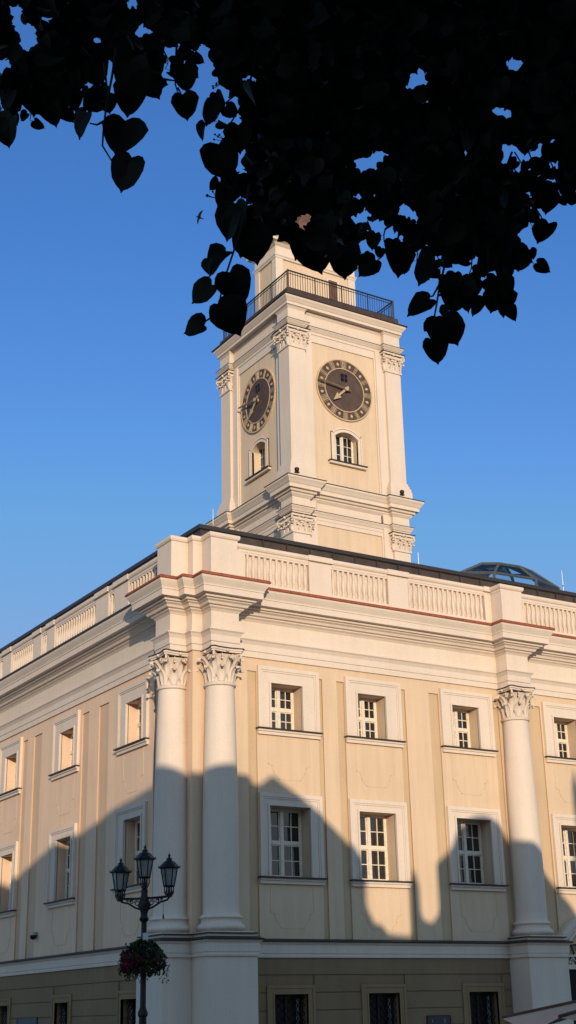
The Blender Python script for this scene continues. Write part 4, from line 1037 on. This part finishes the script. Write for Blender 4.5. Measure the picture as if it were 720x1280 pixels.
# --- the thick of the crown that fills the top of the view
OUT = [(-60, 120), (0, 122), (14, 124), (28, 112), (45, 132), (60, 138), (76, 124), (84, 108), (104, 100), (128, 86), (134, 72), (150, 96), (170, 118), (200, 105), (208, 66), (225, 56), (244, 62), (254, 52), (262, 62), (270, 100), (285, 118), (302, 128), (303, 165), (296, 190), (300, 225), (304, 252), (318, 280), (338, 292), (352, 300), (372, 308), (400, 318), (420, 325), (432, 330), (446, 308), (475, 292), (495, 290), (522, 312), (548, 316), (557, 322), (578, 332), (598, 318), (620, 322), (638, 330), (648, 290), (656, 266), (645, 240), (652, 215), (640, 200), (668, 198), (690, 215), (720, 232), (780, 235)]
HOLES = [(21, 13, 9), (22, 30, 6), (35, 42, 12), (37, 58, 8), (60, 25, 4), (121, 50, 5), (177, 39, 10), (166, 3, 8), (5, 85, 9), (525, 97, 11), (520, 103, 7), (642, 80, 10), (625, 142, 9), (632, 146, 6), (452, 205, 9), (466, 207, 11), (476, 195, 8), (637, 190, 13), (645, 205, 9), (632, 201, 8), (685, 187, 13), (688, 200, 7), (447, 248, 6), (505, 265, 9), (520, 272, 7), (475, 285, 9), (455, 270, 6), (543, 66, 3), (520, 143, 3), (470, 245, 4), (442, 275, 5), (380, 275, 9), (372, 282, 7), (513, 62, 2), (700, 180, 6), (655, 222, 8), (310, 98, 6), (580, 190, 3)]
def ybound(x):
    for (x0, y0), (x1, y1) in zip(OUT, OUT[1:]):
        if x0 <= x <= x1: return y0 + (y1 - y0) * (x - x0) / (x1 - x0)
    return 130 if x < 0 else 235
def ok(px, py, r):
    for dx, dy in ((0, .75), (.6, .3), (-.6, .3), (.45, .6), (-.45, .6)):
        if py + dy * r > ybound(px + dx * r): return False
    if py > ybound(px): return False
    for hx_, hy_, hr in HOLES:
        if (px - hx_) ** 2 + (py - hy_) ** 2 < (hr * .95 + r * .72) ** 2: return False
    return True
cnt = 0; tries = 0
while cnt < 7800 and tries < 130000:
    tries += 1
    px = rt.uniform(-70, 790); py = rt.uniform(-90, 340); dist = rt.uniform(3.6, 6.8)
    size = rt.uniform(.045, .095) * (1 if dist < 5 else 1.15)
    r = size * .5 * FPX / (dist * 1.2)
    # near the rim, smaller leaves may fit
    if not ok(px, py, r):
        size = max(.045, size * .62); r = size * .5 * FPX / (dist * 1.2)
        if not ok(px, py, r): continue
    c = at(px, py, dist)
    n = (-RZ * rt.uniform(.3, 1.1) + Vector((0, 0, -.3)) + rnd_dir() * .95).normalized(); tip = (Vector((0, 0, -1)) + rnd_dir() * 1.3)
    leaf(c, size, n, tip, rt.uniform(.05, .35)); cnt += 1
# --- rest of the crown, above and around the picture's edge
cc_ = trunk_p + Vector((0, 0, 7.0)) - rgt * 3.2 + fwd * 2.2
cnt2 = 0
while cnt2 < 9000:
    v = rnd_dir() * (rt.random() ** .4); p = cc_ + Vector((v.x * 5.2, v.y * 5.2, v.z * 3.3))
    if p.z < 3.4: continue
    cnt2 += 1
    q = topix(p)
    if q and -110 < q[0] < 830 and q[1] > -45: continue
    if (p - CAMP).length < 1.4: continue
    leaf(p, rt.uniform(.10, .15), (Vector((0, 0, 1)) + rnd_dir() * .9).normalized(), Vector((0, 0, -.6)) + rnd_dir(), rt.uniform(.05, .3))
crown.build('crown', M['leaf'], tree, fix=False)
twig.build('twigs', M['bark'], tree)
tk = MB()
tk.tube([trunk_p + Vector((0, 0, z)) + rgt * s_ for z, s_ in ((0, .05), (.25, .0), (1.2, 0), (2.4, -.05), (3.6, -.02), (5, -.1), (7, -.15), (9.2, -.2))], [.42, .30, .25, .23, .20, .15, .09, .03], 14)
for z0, tgt in ((3.3, at(560, 60, 4.4)), (3.9, at(330, 40, 4.6)), (4.4, at(120, -60, 4.8)), (4.6, at(660, -60, 6.2)), (4.2, trunk_p + Vector((0, 0, 6)) + rgt * 2.4), (5.0, trunk_p + Vector((0, 0, 7.5)) + fwd * 2.6), (4.6, trunk_p + Vector((0, 0, 7)) - fwd * 3), (5.5, trunk_p + Vector((0, 0, 9)) - rgt * 2)):
    p0 = trunk_p + Vector((0, 0, z0)); d = tgt - p0
    pts = [p0 + d * t + Vector((0, 0, .35 * math.sin(PI * t))) + rnd_dir() * .06 * (0 < t < 1) for t in (0, .2, .4, .6, .8, 1)]
    tk.tube(pts, [.11, .085, .065, .045, .03, .012], 8)
tk.build('trunk', M['bark'], tree, smooth=True)

# ================================================================== houses across the square (behind the camera): their rooflines throw the shadow on the town hall
TS = math.tan(SUN_AZ - PI); SL = math.tan(SUN_EL) / math.cos(SUN_AZ - PI)
YH = 39.0
def hx_(x): return x - TS * YH
def hz_(z): return z + SL * YH
def house(name, label, pts, depth, mat, zc):
    """front outline (x,z) polygon standing on the street line, with body behind it"""
    h = empty(name, (sum(p[0] for p in pts) / len(pts), -YH, 0), label, 'house', 'houses across the square')
    m = MB(); n = len(pts)
    m.add([(x, -YH, z) for x, z in pts] + [(x - TS * depth, -YH - depth, z) for x, z in pts], [tuple(range(n)), tuple(range(n, 2 * n))[::-1]] + [(i, (i + 1) % n, n + (i + 1) % n, n + i) for i in range(n)])
    m.build('wall', M[mat], h)
    x0, x1 = min(p[0] for p in pts), max(p[0] for p in pts)
    for zz in (1.6, 5.0, 8.4):
        if zz + 2 > zc: continue
        k = int((x1 - x0) / 2.6)
        for i in range(k):
            xc = x0 + (i + .5) * (x1 - x0) / k
            f = MB()
            for a, b_, c, d in ((xc - .6, xc - .48, zz, zz + 2), (xc + .48, xc + .6, zz, zz + 2), (xc - .48, xc + .48, zz + 1.88, zz + 2), (xc - .48, xc + .48, zz, zz + .12), (xc - .04, xc + .04, zz + .12, zz + 1.88)): f.box(a, b_, -YH - .02, -YH + .06, c, d)
            wf = f.build('window', M['frame'], h)
            f = MB(); f.box(xc - .5, xc + .5, -YH - .01, -YH + .02, zz + .05, zz + 1.95); f.build('pane', M['glass'], wf)
    return h
# house with long ridge: outline from the flank shadow (y>0) through the corner to the slope
flank = [(14.5, 6.34), (12.9, 6.40), (11.2, 6.84), (10.2, 7.05), (8.9, 7.22), (7.6, 7.28), (6.4, 7.45), (5.2, 7.72), (3.8, 7.85), (2.7, 8.0)]
pA = [(-TS * (YH + y), z + SL * (YH + y)) for y, z in flank]
front = [(0, 8.05), (1.35, 8.12), (1.85, 8.10), (1.9, 7.92), (2.15, 7.84), (2.45, 8.06), (2.62, 8.14), (2.85, 8.0), (3.35, 7.70), (4.19, 7.13), (5.0, 6.48), (5.35, 6.22), (5.62, 5.90), (5.72, 5.33), (5.66, 4.76), (5.80, 4.42), (5.98, 4.12), (6.2, 4.10), (6.45, 3.84), (6.9, 3.80), (7.2, 3.78)]
pA += [(hx_(x), hz_(z)) for x, z in front]
pA = [(pA[0][0] - 12, 0), (pA[0][0] - 12, pA[0][1] - .2)] + pA + [(pA[-1][0], 0)]
house('tall_house', 'tall pale house across the square with a long ridge and stepped hip end', pA, 9, 'housewall', 13)
gable = [(7.2, 3.78), (7.27, 3.9), (7.29, 5.2), (7.47, 5.75), (7.66, 5.2), (7.67, 4.45), (7.75, 4.25), (8.05, 4.16), (8.28, 4.4), (8.45, 4.9), (8.50, 5.5), (8.34, 5.86), (8.50, 6.02), (8.75, 6.18), (9.0, 6.45), (9.15, 6.75), (9.36, 7.02), (9.6, 7.22), (9.9, 7.36), (10.3, 7.42), (10.6, 7.36), (10.85, 7.22), (11.1, 6.92), (11.3, 6.66), (11.6, 6.54), (12.0, 6.46), (12.3, 6.22), (12.64, 5.80), (13.2, 5.20), (13.67, 4.78), (13.95, 4.4), (14.15, 4.1)]
pB = [(hx_(x), hz_(z)) for x, z in gable]; pB = [(pB[0][0], 0)] + pB + [(pB[-1][0], 0)]
house('gabled_house', 'rose house across the square with a curved baroque gable', pB, 9, 'housewall2', 12)
spire = [(14.15, 4.0), (14.17, 8.55), (14.32, 9.2), (14.45, 8.5), (14.55, 5.6), (17, 5.3), (19, 4.6), (23, 4.6)]
pC = [(hx_(x), hz_(z)) for x, z in spire]; pC = [(pC[0][0], 0)] + pC + [(pC[-1][0] + 8, pC[-1][1]), (pC[-1][0] + 8, 0)]
house('turreted_house', 'low house across the square with a thin corner turret', pC, 9, 'housewall', 12)
